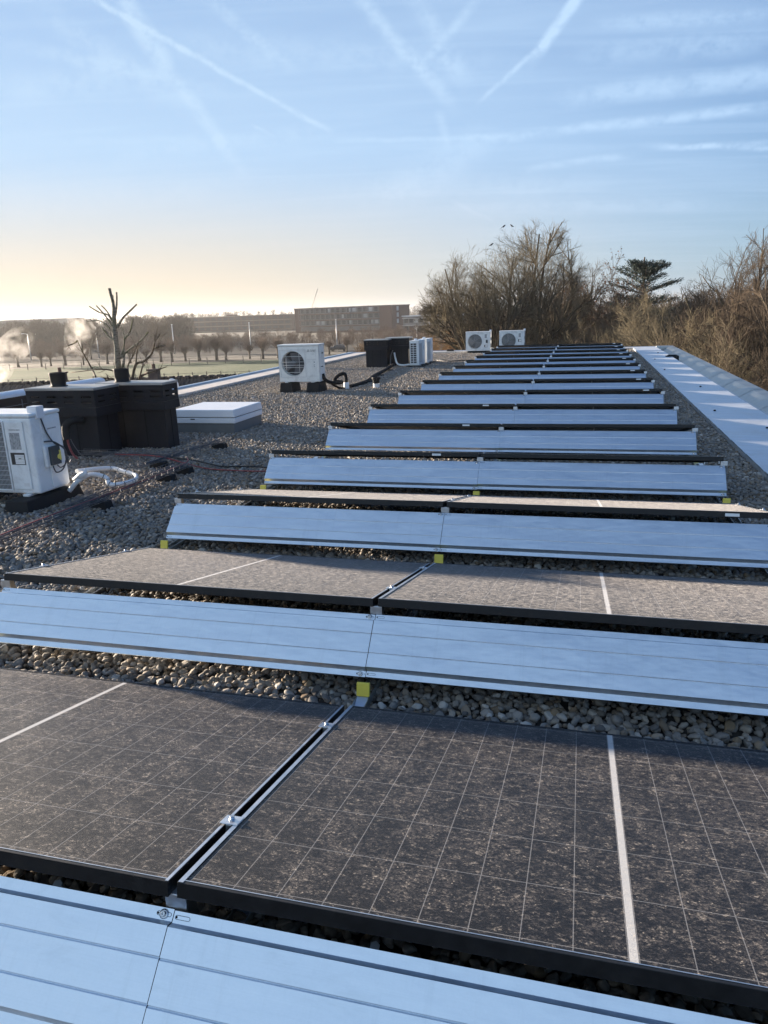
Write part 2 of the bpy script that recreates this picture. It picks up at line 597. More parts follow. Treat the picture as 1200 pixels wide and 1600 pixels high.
def make_world():
    w = bpy.data.worlds.new('World')
    SC.world = w
    w.use_nodes = True
    t = NT(w.node_tree)
    bg = t.n['Background']
    sky = t.node('ShaderNodeTexSky', sky_type='NISHITA')
    sky.sun_disc = False
    sky.sun_elevation = SUN_EL
    sky.sun_rotation = SUN_AZ
    sky.altitude = 0
    sky.air_density = 1.0
    sky.dust_density = .8
    sky.ozone_density = 3.0
    d = t.vm('NORMALIZE', t.coord('Generated'))
    sep = t.node('ShaderNodeSeparateXYZ')
    t.l.new(d, sep.inputs[0])
    # high cloud lies on a flat sheet overhead: project the direction onto it
    h = t.m('MAXIMUM', sep.outputs[2], .03)
    inv = t.m('DIVIDE', 1., t.m('ADD', h, .06))
    pl = t.vm('SCALE', d, sc=inv)
    rot = t.node('ShaderNodeVectorRotate', rotation_type='Z_AXIS')
    t.l.new(pl, rot.inputs['Vector'])
    rot.inputs['Angle'].default_value = R(-12)
    q = t.scale(rot.outputs[0], (.45, 1.5, 0))
    veil = t.ss(t.noise(q, .8, 5, .55, .5), .30, .85)
    streak = t.ss(t.noise(t.scale(rot.outputs[0], (.35, 2.4, 0)), 1.3, 5, .6, .8), .42, .85)
    wob = t.noise(d, 26., 4, .6)
    fz = t.noise(t.scale(d, (1, 1, 1.4)), 60., 5, .7)
    dw = t.vm('ADD', d, t.vm('SCALE', t.vm('SUBTRACT', t.node_col(d), (.5, .5, .5)), sc=.007))
    total = None
    trails = [  # photo points of each trail: (u0, v0, u1, v1, half width in degrees, strength, fade at both ends)
        (120, -15, 528, 212, .22, .75, .10), (180, -20, 272, 125, .75, .55, .2), (255, 95, 392, 290, .55, .55, .25),
        (935, -50, 822, 112, .42, .85, .30), (880, 40, 740, 168, .22, .50, .22), (535, -30, 725, 185, .55, .42, .25),
        (625, -40, 742, 155, .70, .28, .3), (388, 193, 432, 216, .12, .55, .2), (470, 222, 830, 212, .22, .42, .3),
        (690, 226, 1260, 160, .38, .48, .2), (795, 266, 1010, 240, .28, .40, .3), (840, 158, 1290, 108, .75, .42, .25),
        (985, 228, 1300, 234, .20, .40, .25), (1000, 236, 1260, 218, .2, .3, .25), (695, 308, 780, 352, .2, .3, .3), (682, 165, 702, 235, .35, .3, .3),
        (540, 345, 800, 195, 1.5, .38, .35), (0, 222, 420, 216, .3, .28, .3), (-40, 150, 240, 118, 1.1, .34, .3), (415, 350, 440, 400, .35, .2, .3), (860, 90, 1250, 60, .8, .25, .3),
        (100, 60, 900, 110, 1.2, .2, .3), (450, 300, 1000, 290, 1.1, .25, .3), (600, 330, 1200, 318, .5, .30, .3), (20, -10, 330, 190, .9, .30, .3), (-30, 60, 380, 150, .5, .34, .3), (300, -20, 470, 120, .45, .30, .3), (120, 250, 560, 200, .7, .36, .3), (760, -20, 640, 130, .4, .30, .3), (-60, 330, 420, 290, 1.0, .34, .3), (900, 40, 1250, 20, .5, .3, .3)]
    for (u0, v0, u1, v1, wd, st, fd) in trails:
        a, b = px_dir(u0, v0), px_dir(u1, v1)
        nrm = a.cross(b).normalized()
        mid = (a + b).normalized()
        tan = nrm.cross(mid).normalized()
        half = math.acos(max(-1, min(1, a.dot(b)))) / 2
        ds = t.m('ABSOLUTE', t.vm('DOT_PRODUCT', dw, tuple(nrm)))
        al = t.m('ABSOLUTE', t.vm('DOT_PRODUCT', d, tuple(tan)))
        wr = math.sin(R(wd))
        k = t.m('MULTIPLY', t.ss(ds, 0., wr * 1.3, 1, 0), t.ss(al, math.sin(half) * (1 - fd * 2), math.sin(half), 1, 0))
        front = t.m('GREATER_THAN', t.vm('DOT_PRODUCT', d, tuple(mid)), 0.)
        k = t.m('MULTIPLY', t.m('MULTIPLY', k, st), front)
        total = k if total is None else t.m('ADD', total, k)
    total = t.m('MULTIPLY', total, t.ss(t.m('ADD', t.m('MULTIPLY', fz, .6), t.m('MULTIPLY', wob, .4)), .36, .60, .25, 1.25))
    cl = t.m('ADD', t.m('MULTIPLY', veil, .22), t.m('MULTIPLY', streak, .34))
    # more cloud towards the sun's side of the sky
    near = t.ss(t.vm('DOT_PRODUCT', d, tuple(sd)), -.55, .85, .04, 1.25)
    cl = t.m('MULTIPLY', cl, near)
    cl = t.m('ADD', cl, t.m('MULTIPLY', total, 1.0))
    # thin out towards the horizon, where the haze takes over
    cl = t.m('MULTIPLY', cl, t.ss(sep.outputs[2], .01, .16, .45, 1))
    glow = t.ss(t.vm('DOT_PRODUCT', d, tuple(sd)), .0, 1.0)
    # low milky veil, thickest under the sun
    low = t.m('MULTIPLY', t.ss(sep.outputs[2], .06, .58, 1., 0.), t.ss(t.vm('DOT_PRODUCT', d, tuple(sd)), -.2, .85, .08, .80))
    # a broad bank of thin cirrus stands in the half of the sky behind the camera
    bk = Vector((-math.sin(YAW) * .75 - math.cos(YAW) * .45, -math.cos(YAW) * .75 + math.sin(YAW) * .45, .34)).normalized()
    bank = t.m('MULTIPLY', t.ss(t.vm('DOT_PRODUCT', d, tuple(bk)), .38, .95), t.ss(t.noise(q, .7, 4, .6, .4), .2, .6, .80, 1.))
    bank = t.m('MULTIPLY', bank, t.ss(sep.outputs[2], .55, .95, 1., .4))
    cl = t.m('MULTIPLY', cl, t.ss(sep.outputs[2], .5, .9, 1., .5))
    low = t.m('MAXIMUM', low, bank)
    cl = t.m('SUBTRACT', 1., t.m('MULTIPLY', t.m('SUBTRACT', 1., cl, clamp=True), t.m('SUBTRACT', 1., low)), clamp=True)
    cloudc = t.mix(glow, (11.5, 11.2, 10.6), (12.4, 11.4, 10.0))
    warm = t.m('MULTIPLY', t.ss(sep.outputs[2], .02, .20, 1, 0), t.ss(t.vm('DOT_PRODUCT', d, tuple(sd)), .15, .85, .15, 1))
    tint = t.mix(warm, (.49, .71, 1.03), (.84, .79, .73))
    col = t.mix(1., t.mix(cl, sky.outputs[0], cloudc), tint, 'MULTIPLY')
    # soft shoulder: compresses sky brightness so the glow near the sun stays moderate
    sp3 = t.node('ShaderNodeSeparateColor')
    t.l.new(col, sp3.inputs[0])
    lum = t.m('ADD', t.m('ADD', t.m('MULTIPLY', sp3.outputs[0], .35), t.m('MULTIPLY', sp3.outputs[1], .45)), t.m('MULTIPLY', sp3.outputs[2], .2))
    col = t.vm('SCALE', col, sc=t.m('DIVIDE', 1., t.m('ADD', .90, t.m('MULTIPLY', lum, .20))))
    t.set(bg.inputs[0], col)
    bg.inputs[1].default_value = SKY_STRENGTH


def _node_col(self, vec):
    n = self.node('ShaderNodeTexNoise')
    self.l.new(vec, n.inputs['Vector'])
    n.inputs['Scale'].default_value = 22.
    n.inputs['Detail'].default_value = 4.
    n.inputs['Roughness'].default_value = .6
    return n.outputs[1]


NT.node_col = _node_col
SKY_STRENGTH = .054
make_world()
SC.view_settings.view_transform = 'Standard'
SC.view_settings.look = 'None'
SC.view_settings.gamma = 1
SC.view_settings.exposure = 2.13

# ------------------------------------------------------------------ the roof
bld = thing('flat_roofed_building', 'flat gravel roof with metal edges that carries the rows of solar panels', 'building', (0, 0, 0))
XL, XR, Y0, Y1 = -7.15, 3.42, -4.0, 25.2
MB().box(XL, 2.9, Y0, Y1, -.35, -.022).build('roof_deck', 'deck', bld)
MB().box(XL + .12, XR - .12, Y0 + .1, Y1 - .1, GZ - .5, -.35).build('wall', 'brick_dark', bld)
b = MB()
b.box(-7.12, -6.52, 11.0, Y1, -.02, .05)
b.box(-6.52, 2.2, Y1 - .36, Y1, -.02, .045)
b.build('edge_coping', 'coping', bld, .006)
b = MB()
b.extrude([(-.35, 0), (-.35, .09), (-.30, .105), (-.26, .09), (-.26, .0)], 0, 1)
eb = MB()
eb.box(-7.26, -7.125, Y0, Y1 + .12, -.30, .075)
eb.box(-7.12, 2.9, Y1 + .002, Y1 + .12, -.30, .06)
eb.build('edge_flashing', 'edge_metal', bld, .02)
# gutter and the rounded parapet on the right
prof = [(2.902, -.06), (3.04, -.062), (3.07, -.058), (3.09, -.046), (3.24, .042), (3.26, .052), (3.28, .056), (3.415, .066), (3.43, .058), (3.43, -.33)]
g = MB()
ys = [Y0 + 1.5 * k for k in range(int((Y1 - Y0) / 1.5) + 1)] + [Y1]
for k in range(len(ys) - 1):
    a, c = ys[k] + .002, ys[k + 1] - .002
    vs = [(x, a, z) for x, z in prof[:4]] + [(x, c, z) for x, z in prof[:4]]
    g.add(vs, [(i, i + 1, 4 + i + 1, 4 + i) for i in range(3)])
    pq = MB()
    q = prof[3:]
    vs = [(x, a, z) for x, z in q] + [(x, c, z) for x, z in q]
    pq.add(vs, [(i, i + 1, 7 + i + 1, 7 + i) for i in range(6)])
    pq.build('parapet_sheet', 'parapet', bld)
g.build('gutter', 'gutter', bld)
for y in ys[1:-1]:                              # lapped, raised seams
    g = MB()
    vs = [(x - .0015, y - .014, z + .0025) for x, z in prof[:9]] + [(x - .0015, y + .014, z + .0025) for x, z in prof[:9]]
    g.add(vs, [(i, i + 1, 9 + i + 1, 9 + i) for i in range(8)])
    g.build('gutter_seam', 'alu_dull', bld)
MB().box(2.905, 3.42, Y1 - .16, Y1 - .004, -.05, .075).build('parapet_end', 'alu_dull', bld, .015)

# gravel: loose pebbles over the whole deck
gm = bpy.data.meshes.new('gravel')
rects = [(-6.5, 2.19, .4, Y1 - .37), (-7.1, -6.53, .4, 10.98)]
gv, gf = [], []
for (x0, x1, y0, y1) in rects:
    o = len(gv)
    gv += [(x0, y0, -.014), (x1, y0, -.014), (x1, y1, -.014), (x0, y1, -.014)]
    gf.append((o, o + 1, o + 2, o + 3))
gm.from_pydata(gv, [], gf)
gm.materials.append(M['deck'])
gravel = bpy.data.objects.new('gravel', gm)
C.objects.link(gravel)
tag(gravel, 'loose grey and tan river pebbles covering the flat roof', 'gravel', kind='stuff')
ng = bpy.data.node_groups.new('pebbles', 'GeometryNodeTree')
ng.interface.new_socket('Geometry', in_out='INPUT', socket_type='NodeSocketGeometry')
ng.interface.new_socket('Geometry', in_out='OUTPUT', socket_type='NodeSocketGeometry')
N_ = ng.nodes
Lk = ng.links.new
gi, go = N_.new('NodeGroupInput'), N_.new('NodeGroupOutput')


def rnd(typ, a, b, seed):
    n = N_.new('FunctionNodeRandomValue')
    n.data_type = typ
    ins = [s for s in n.inputs if s.enabled]
    ins[0].default_value, ins[1].default_value = a, b
    [s for s in n.inputs if s.name == 'Seed'][0].default_value = seed
    return [s for s in n.outputs if s.enabled][0]


g2i = N_.new('GeometryNodeGeometryToInstance')
rg = random.Random(4)
for k in range(9):
    ico = N_.new('GeometryNodeMeshIcoSphere')
    ico.inputs['Radius'].default_value = .5
    ico.inputs['Subdivisions'].default_value = 3
    nz = N_.new('ShaderNodeTexNoise')
    nz.noise_dimensions = '4D'
    nz.inputs['W'].default_value = k * 3.7
    nz.inputs['Scale'].default_value = 1.5
    nz.inputs['Detail'].default_value = 1.5
    sub = N_.new('ShaderNodeVectorMath')
    sub.operation = 'SUBTRACT'
    sub.inputs[1].default_value = (.5, .5, .5)
    Lk(nz.outputs[1], sub.inputs[0])
    sc_ = N_.new('ShaderNodeVectorMath')
    sc_.operation = 'SCALE'
    sc_.inputs['Scale'].default_value = .75
    Lk(sub.outputs[0], sc_.inputs[0])
    sp = N_.new('GeometryNodeSetPosition')
    Lk(ico.outputs[0], sp.inputs[0])
    Lk(sc_.outputs[0], sp.inputs['Offset'])
    tr = N_.new('GeometryNodeTransform')
    tr.inputs['Scale'].default_value = (rg.uniform(.95, 1.35), rg.uniform(.75, 1.0), rg.uniform(.48, .75))
    Lk(sp.outputs[0], tr.inputs[0])
    sh = N_.new('GeometryNodeSetShadeSmooth')
    Lk(tr.outputs[0], sh.inputs[0])
    sm_ = N_.new('GeometryNodeSetMaterial')
    sm_.inputs['Material'].default_value = M['pebble']
    Lk(sh.outputs[0], sm_.inputs[0])
    Lk(sm_.outputs[0], g2i.inputs[0])
join = N_.new('GeometryNodeJoinGeometry')
Lk(gi.outputs[0], join.inputs[0])
for (dmin, dens, smin, smax, z0, z1, seed) in ((.0195, 4200, .017, .040, -.006, .004, 1), (.033, 900, .020, .039, .004, .013, 7)):
    dp = N_.new('GeometryNodeDistributePointsOnFaces')
    dp.distribute_method = 'POISSON'
    for s, v in (('Distance Min', dmin), ('Density Max', dens), ('Seed', seed)):
        [q for q in dp.inputs if q.name == s and q.enabled][0].default_value = v
    Lk(gi.outputs[0], dp.inputs[0])
    spp = N_.new('GeometryNodeSetPosition')
    Lk(dp.outputs[0], spp.inputs[0])
    Lk(rnd('FLOAT_VECTOR', (0, 0, z0 + .012), (0, 0, z1 + .012), seed + 1), spp.inputs['Offset'])
    iop = N_.new('GeometryNodeInstanceOnPoints')
    iop.inputs['Pick Instance'].default_value = True
    Lk(spp.outputs[0], iop.inputs['Points'])
    Lk(g2i.outputs[0], iop.inputs['Instance'])
    Lk(rnd('FLOAT_VECTOR', (-.65, -.65, 0), (.65, .65, 6.28), seed + 2), iop.inputs['Rotation'])
    Lk(rnd('FLOAT', smin, smax, seed + 3), iop.inputs['Scale'])
    Lk(iop.outputs[0], join.inputs[0])
Lk(join.outputs[0], go.inputs[0])
md = gravel.modifiers.new('pebbles', 'NODES')
md.node_group = ng

# ribbed walkway of lapped metal sheets beside the gutter
wk = MB()
prof = []
y = 1.2
while y < Y1 - .3:
    prof += [(y, .046), (y + .010, .050), (y + .18, .0535), (y + .36, .0515), (y + .56, .0540), (y + .734, .056), (y + .737, .026), (y + .752, .026)]
    y += .754
n = len(prof)
vs = [(2.2, a, z) for a, z in prof] + [(2.9, a, z) for a, z in prof]
wk.add(vs, [(i, i + 1, n + i + 1, n + i) for i in range(n - 1)])
for x0, x1 in ((2.2, 2.204), (2.896, 2.9)):
    wk.box(x0, x1, 1.2, y, -.03, .045)
wkt = thing('walkway', 'long ribbed silver metal walkway between the gravel and the gutter', 'walkway', (0, 0, 0))
wk.build('ribbed_deck', 'walk', wkt)
rg = random.Random(8)
for yy in (6.9, 8.7, 10.1, 13.0, 16.4, 19.5, 22.0):
    b = MB()
    b.lathe(2.2 + rg.uniform(.12, .5), yy, [(0, .069), (.012, .069), (.016, .063), (.016, .05)], 10)
    b.build('fixing_screw', 'hole', wkt)
tag(MB().box(2.75, 3.06, 20.3, 20.5, -.06, .075).taper(2.78, 3.03, 20.33, 20.47, .0755, .10, .02, .02).build('rubber_block', 'rubber', None, .008),
    'black rubber block lying in the gutter near the far roof end', 'block')

# ------------------------------------------------------------------ solar rows
PL, PD, TILT, GAP, FH = 1.722, 1.134, .2103, .010, .034
FH = .032
ROW0, PITCHY, NROW = 1.0578, 1.5079, 15
ORD = ['first', 'second', 'third', 'fourth', 'fifth', 'sixth', 'seventh', 'eighth', 'ninth', 'tenth', 'eleventh', 'twelfth', 'thirteenth', 'fourteenth', 'fifteenth']


def rowname(i):
    return 'front' if i == 0 else ('farthest' if i == NROW - 1 else ORD[i])


def make_panel():
    t = thing('solar_panel', '', 'solar panel', group='solar panels in rows on the roof')
    h = PL / 2
    f = MB()
    w = .011
    f.box(-h, h, 0, w, -FH, 0).box(-h, h, PD - w, PD, -FH, 0)
    f.box(-h, -h + w, w, PD - w, -FH, 0).box(h - w, h, w, PD - w, -FH, 0)
    f.box(-h + w, h - w, w, .030, -FH, -FH + .002).box(-h + w, h - w, PD - .030, PD - w, -FH, -FH + .002)
    rot, lc = (-TILT, 0, 0), (0, 0, ZH)
    f.build('frame', 'frame', t, .0012, lc, rot)
    gl = MB().box(-h + w, h - w, w, PD - w, -.006, -.0012)
    gl.build('glass', 'glass', t, 0, lc, rot)
    tr = MB()
    tr.box(-h + .0015, -h + .0125, .002, PD - .002, .0003, .0010).box(h - .0085, h - .0015, .002, PD - .002, .0003, .0010)
    tr.box(-h + .013, h - .009, .0085, .0108, .0003, .0008)
    tr.build('edge_trim', 'trim', t, 0, lc, rot)
    return t


def make_sticker(t, x):
    MB().box(x - .035, x + .035, -.0012, -.0002, -.026, -.010).build('label_sticker', 'sticker', t, 0, (0, 0, ZH), (-TILT, 0, 0))


def defl_profile():
    s = Vector((-.7071, -.7071))
    p = Vector((-.004, .272))
    pts = [p.copy()]

    def go(d, l):
        pts.append(pts[-1] + Vector(d) * l)
    go(s, .022)
    go((-.95, .31), .016)
    q = pts[-1].copy()
    nrm = Vector((-.7071, .7071))
    for c in (.055, .132):
        pts.append(q + s * (c - .0026))
        pts.append(q + s * c - nrm * .0022)
        pts.append(q + s * (c + .0026))
    pts.append(q + s * .186)
    go((.28, -.96), .023)
    go(s, .022)
    go((.7071, -.7071), .006)
    return pts


DP = defl_profile()


def make_deflector():
    t = thing('wind_deflector', '', 'wind deflector', group='sheet metal wind deflectors along the rows')
    h = PL / 2 + .009
    th = .0012
    nr = Vector((.7071, -.7071)) * th
    prof = [(p.x, p.y) for p in DP] + [(p.x + nr.x, p.y + nr.y) for p in DP[::-1]]
    MB().extrude(prof, -h, h).build('sheet', 'sheet', t)
    # slotted holes and bolts at both ends, on the two flanges
    nv = Vector((-.7071, .7071))
    for sx in (-1, 1):
        for (a, b2) in ((DP[0], DP[1]), (DP[-3], DP[-2])):
            c = (a + b2) / 2
            x = sx * (h - .020)
            mt = Matrix(((1, 0, 0, x), (0, -.7071, -.7071, c.x), (0, -.7071, .7071, c.y), (0, 0, 0, 1)))
            sl = MB()
            lp_ = [mt @ Vector((e * .0125 + .0036 * math.cos(a), .0036 * math.sin(a), .0004)) for e, a0 in ((1, -PI / 2), (-1, PI / 2)) for a in [a0 + PI * k / 6 for k in range(7)]]
            sl.tube(lp_ + [lp_[0]], .0005, 4, False)
            sl.build('slot', 'cable_dark', t)
            MB().box(-.0155, -.0115, -.002, .002, .0001, .0004, mt).build('bolt_hole', 'hole', t)
            if sx == -1:
                continue
            bo = MB()
            bo.lathe(0, 0, [(.0095, .0003), (.0095, .002), (.0055, .0021)], 16, True, mt)
            bo.lathe(0, 0, [(.0058, .002), (.0058, .0065), (.0050, .0073), (.0028, .0073), (.0028, .0045), (0, .0045)], 6, False, mt)
            bo.build('bolt', 'steel', t)
    for x in (-.52, .52):
        MB().tube([(x, .10, .012), (x + .06, .012, .262)], .010, 6).build('brace', 'alu_dull', t)
    return t


def make_mount(kind):
    t = thing('mounting_rail', '', 'mounting rail', group='mounting rails under the solar panels')
    x0, x1 = -.025, .025
    r = MB()
    r.box(x0, x0 + .003, -.30, 1.20, .004, .030).box(x1 - .003, x1, -.30, 1.20, .004, .030).box(x0, x1, -.30, 1.20, .000, .004)
    r.build('rail', 'alu_dull', t)
    MB().extrude([(-.275, .004), (-.272, .012), (-.220, .0335), (-.190, .0335), (-.190, .004)], x0 + .004, x1 - .004).build('front_foot', 'alu', t)
    y = MB()
    y.extrude([(-.218, .034), (-.208, .0835), (-.198, .0835), (-.206, .034)], x0, x1)
    y.build('yellow_foot', 'yellow', t, .002)
    u = MB()
    u.extrude([(.04, .03), (.002, .272), (.004, .3035), (.03, .298), (.09, .03)], x0 + .001, x1 - .001)
    u.build('upright', 'alu', t, .002)
    MB().box(x0, x1, 1.02, 1.10, .030, .064).build('low_support', 'alu', t)
    ct, st = math.cos(TILT), math.sin(TILT)
    for yy in (.26, .92):
        mt = Matrix(((1, 0, 0, 0), (0, ct, st, yy * ct), (0, -st, ct, ZH - yy * st), (0, 0, 0, 1)))
        c = MB()
        if kind == 'mid':
            c.box(-.022, .022, -.020, .020, .0012, .0042, mt)
            c.box(-.007, .007, -.019, .019, -.034, .0012, mt)
        else:
            s = kind
            c.box(min(0, s * .014) - .004, max(0, s * .014) + .004, -.020, .020, .0012, .0042, mt)
            c.box(s * -.004 - .003, s * -.004 + .003, -.020, .020, -.05, .0012, mt)
        cl = c.build('clamp', 'alu', t, .001)
        bo = MB()
        bo.lathe(0, 0, [(.0075, .0042), (.0075, .0056), (.006, .0057), (.006, .0105), (.0048, .0115), (0, .0115)], 12, True, mt)
        bo.build('bolt', 'steel', cl)
    return t


panel_first = {}
P_L, P_R = make_panel(), None
protoP = [P_L]
stk_r = dup(P_L)
make_sticker(stk_r, PL / 2 - .20)
stk_l = dup(P_L)
make_sticker(stk_l, PL / 2 - .33)
used = set()


def take(o, loc, label):
    """the first call moves the prototype itself, later ones copy it"""
    if o.name in used:
        return dup(o, loc, None, label)
    used.add(o.name)
    o.location = loc
    o['label'] = label
    return o


DEF = make_deflector()
MID, ENDL, ENDR = make_mount('mid'), make_mount(1), make_mount(-1)
rr = random.Random(2)
for i in range(NROW):
    y = ROW0 + PITCHY * i
    rn = rowname(i)
    if i == 0:
        desc = 'dark dusty solar panel with cell grid'
    elif i in (1, 2):
        desc = 'pale dust coated solar panel'
    else:
        desc = 'black framed solar panel'
    for s, side in ((-1, 'left'), (1, 'right')):
        x = s * (GAP + PL / 2)
        if i in (3, 4, 5) and s == -1:
            src = stk_l
        elif i not in (0, 1, 3, 4, 5) and s == 1:
            src = stk_r
        else:
            src = P_L
        o = take(src, (x, y, 0), f'{desc} {side} of the seam, {rn} row from the camera')
        j = rr.uniform(-.0025, .0025)
        o.rotation_euler = (0, j, 0)
        d = take(DEF, (x, y + rr.uniform(-.002, .002), rr.uniform(-.002, .002)), f'sheet metal wind deflector {side} of the seam, below the {rn} panel row')
        d.rotation_euler = (0, rr.uniform(-.002, .002), rr.uniform(-.0015, .0015))
    take(MID, (0, y, 0), f'mounting rail with yellow foot under the middle seam, {rn} panel row')
    take(ENDL, (-GAP - PL - .006, y, 0), f'mounting rail with yellow foot under the left end, {rn} panel row')
    take(ENDR, (GAP + PL + .006, y, 0), f'mounting rail with yellow foot under the right end, {rn} panel row')

# ------------------------------------------------------------------ heat pump units
def text_part(s, size, m, parent, mtx, name='lettering'):
    cu = bpy.data.curves.new(name, 'FONT')
    cu.body = s
    cu.size = size
    cu.extrude = .0004
    cu.align_x = 'LEFT'
    o = bpy.data.objects.new(name, cu)
    C.objects.link(o)
    bpy.context.view_layer.update()
    me = bpy.data.meshes.new_from_object(o.evaluated_get(bpy.context.evaluated_depsgraph_get()))
    bpy.data.objects.remove(o)
    me.materials.clear()
    me.materials.append(M[m])
    ob = bpy.data.objects.new(name, me)
    C.objects.link(ob)
    ob.parent = parent
    ob.matrix_local = mtx
    return ob


FRONT = Matrix.Rotation(PI / 2, 4, 'X')      # lies in xz facing -y


def ring_guard(cx, cz, r, y, bars_x, bars_z, rw=.0028):
    g = MB()
    pts = [(cx + r * math.cos(a), y, cz + r * math.sin(a)) for a in [2 * PI * k / 40 for k in range(41)]]
    g.tube(pts, .004, 6, False)
    for bx in bars_x:
        q = math.sqrt(max(0, r * r - (bx - cx) ** 2))
        g.tube([(bx, y - .004, cz - q), (bx, y - .004, cz + q)], rw, 5)
    for bz in bars_z:
        q = math.sqrt(max(0, r * r - (bz - cz) ** 2))
        g.tube([(cx - q, y - .006, bz), (cx + q, y - .006, bz)], rw, 5)
    return g


def fan(t, cx, cz, r, y):
    f = MB()
    for k in range(3):
        a0 = 2 * PI * k / 3 + .4
        vs, fs = [], []
        for j in range(6):
            a = a0 + 1.5 * j / 5
            for q in (.28, 1.0):
                vs.append((cx + r * q * math.cos(a + (1 - q) * .3), y + .03 - .05 * j / 5, cz + r * q * math.sin(a + (1 - q) * .3)))
        fs = [(2 * j, 2 * j + 1, 2 * j + 3, 2 * j + 2) for j in range(5)]
        f.add(vs, fs, True)
    mt = Matrix.Translation((cx, y - .03, cz)) @ FRONT
    f.lathe(0, 0, [(r * .30, -.05), (r * .30, .0), (r * .22, .02), (0, .025)], 20, True, mt)
    return f.build('fan', 'ac_fan', t)


def case_with_hole(b, w, d, h, cx, cz, r, n=40):
    """casing box whose front has a round opening, with a short tunnel behind it"""
    x0, x1 = 0, w
    b.box(x0, x1, d - .004, d, 0, h)
    b.box(x0, x0 + .004, .0, d - .004, 0, h).box(x1 - .004, x1, .0, d - .004, 0, h)
    b.box(x0 + .004, x1 - .004, 0, d - .004, 0, .004).box(x0 + .004, x1 - .004, 0, d - .004, h - .004, h)
    sq, ci, ci2 = [], [], []
    for k in range(n):
        a = 2 * PI * k / n
        c, s = math.cos(a), math.sin(a)
        tx = ((x1 - cx) if c > 0 else (cx - x0)) / max(abs(c), 1e-6)
        tz = ((h - cz) if s > 0 else cz) / max(abs(s), 1e-6)
        q = min(tx, tz)
        sq.append((cx + c * q, 0, cz + s * q))
        ci.append((cx + c * r, 0, cz + s * r))
        ci2.append((cx + c * r * .96, .07, cz + s * r * .96))
    # snap the nearest outline points to the corners
    for (X, Z) in ((x0, 0), (x1, 0), (x0, h), (x1, h)):
        k = min(range(n), key=lambda i: (sq[i][0] - X) ** 2 + (sq[i][2] - Z) ** 2)
        sq[k] = (X, 0, Z)
    vs = sq + ci + ci2
    fs = [(k, (k + 1) % n, n + (k + 1) % n, n + k) for k in range(n)] + [(n + k, n + (k + 1) % n, 2 * n + (k + 1) % n, 2 * n + k) for k in range(n)]
    b.add(vs, fs)
    return b


# --- the close unit at the left edge (front towards -y)
W, D, H = .86, .345, .63
ac = thing('outdoor_unit', 'large pale grey outdoor unit with sensor box and isolator, closest one at left edge', 'air conditioner', (-3.34 - W, 4.735, .118), group='outdoor air conditioning units on the roof')
cb = MB().box(0, W, 0, D, 0, H - .03)
cb.build('casing', 'ac_white', ac, .016)
MB().box(-.006, W + .006, -.006, D + .006, H - .0295, H).build('lid', 'ac_white', ac, .012)
gx0, gx1, gz0, gz1 = .06, W - .255, .035, H - .065
gb = MB().box(gx0, gx1, -.0025, .0, gz0, gz1)
gb.build('coil_screen', 'ac_dark', ac)
gr = MB()
x = gx0
while x < gx1:
    gr.tube([(x, -.010, gz0), (x, -.010, gz1)], .0030, 4, False)
    x += .0125
z = gz0
while z <= gz1 + .001:
    gr.tube([(gx0, -.013, z), (gx1, -.013, z)], .0024, 4, False)
    z += .038
gr.build('grille', 'ac_grille', ac)
fr = MB()
fr.box(gx0 - .012, gx1 + .012, -.015, -.0, gz1, gz1 + .012).box(gx0 - .012, gx1 + .012, -.015, -.0, gz0 - .012, gz0).box(gx1, gx1 + .012, -.015, -.0, gz0, gz1).box(gx0 - .012, gx0, -.015, -.0, gz0, gz1)
fr.build('grille_frame', 'ac_white', ac, .004)
sp = MB().box(W - .235, W - .065, -.012, -.0005, .035, H - .058).build('service_panel', 'ac_white', ac, .006)
MB().box(W - .195, W - .095, -.0132, -.0122, .505, .513).build('maker_lettering', 'sticker_grey', sp)
MB().box(W - .200, W - .105, -.0132, -.0122, .355, .487).build('instruction_label', 'sticker_grey', sp)
MB().box(W - .215, W - .085, -.0132, -.0122, .235, .33).build('rating_plate', 'sticker_black', sp)
rp = MB()
for k in range(6):
    rp.box(W - .178, W - .092, -.0142, -.0134, .241 + k * .0125, .241 + k * .0125 + .0112)
rp.build('rating_text_field', 'sticker', sp)
MB().box(W - .145, W - .120, -.0150, -.0143, .281, .287).build('printed_code', 'sticker_black', sp)
MB().box(W - .135, W - .085, -.0132, -.0122, .062, .088).build('white_label', 'sticker', sp)
# right-hand side: raised panels, dark isolator, sticker, cables
sd_ = MB()
sd_.box(W, W + .006, .10, D - .02, .335, H - .075)
sd_.box(W, W + .010, .14, D - .01, .02, .20)
sd_.build('side_cover', 'ac_white', ac, .004)
MB().box(W + .0062, W + .0070, .17, .27, .485, .495).build('maker_lettering', 'sticker_grey', ac)
MB().box(W, W + .030, .085, .235, .195, .365).build('isolator_tray', 'ac_white', ac, .008)
iso = MB().box(W + .0302, W + .055, .115, .225, .205, .355).build('isolator', 'box_grey', ac, .006)
MB().lathe(0, 0, [(.020, .0), (.020, .001), (0, .0012)], 16, False, Matrix.Translation((W + .0553, .20, .265)) @ Matrix.Rotation(PI / 2, 4, 'Y')).build('yellow_label', 'sticker_yellow', iso)
MB().box(W + .0552, W + .0562, .205, .2245, .235, .315).build('yellow_label', 'sticker_yellow', iso)
MB().box(W - .075, W + .016, .07, .155, H - .045, H + .048).build('sensor_box', 'white_pvc', ac, .005)


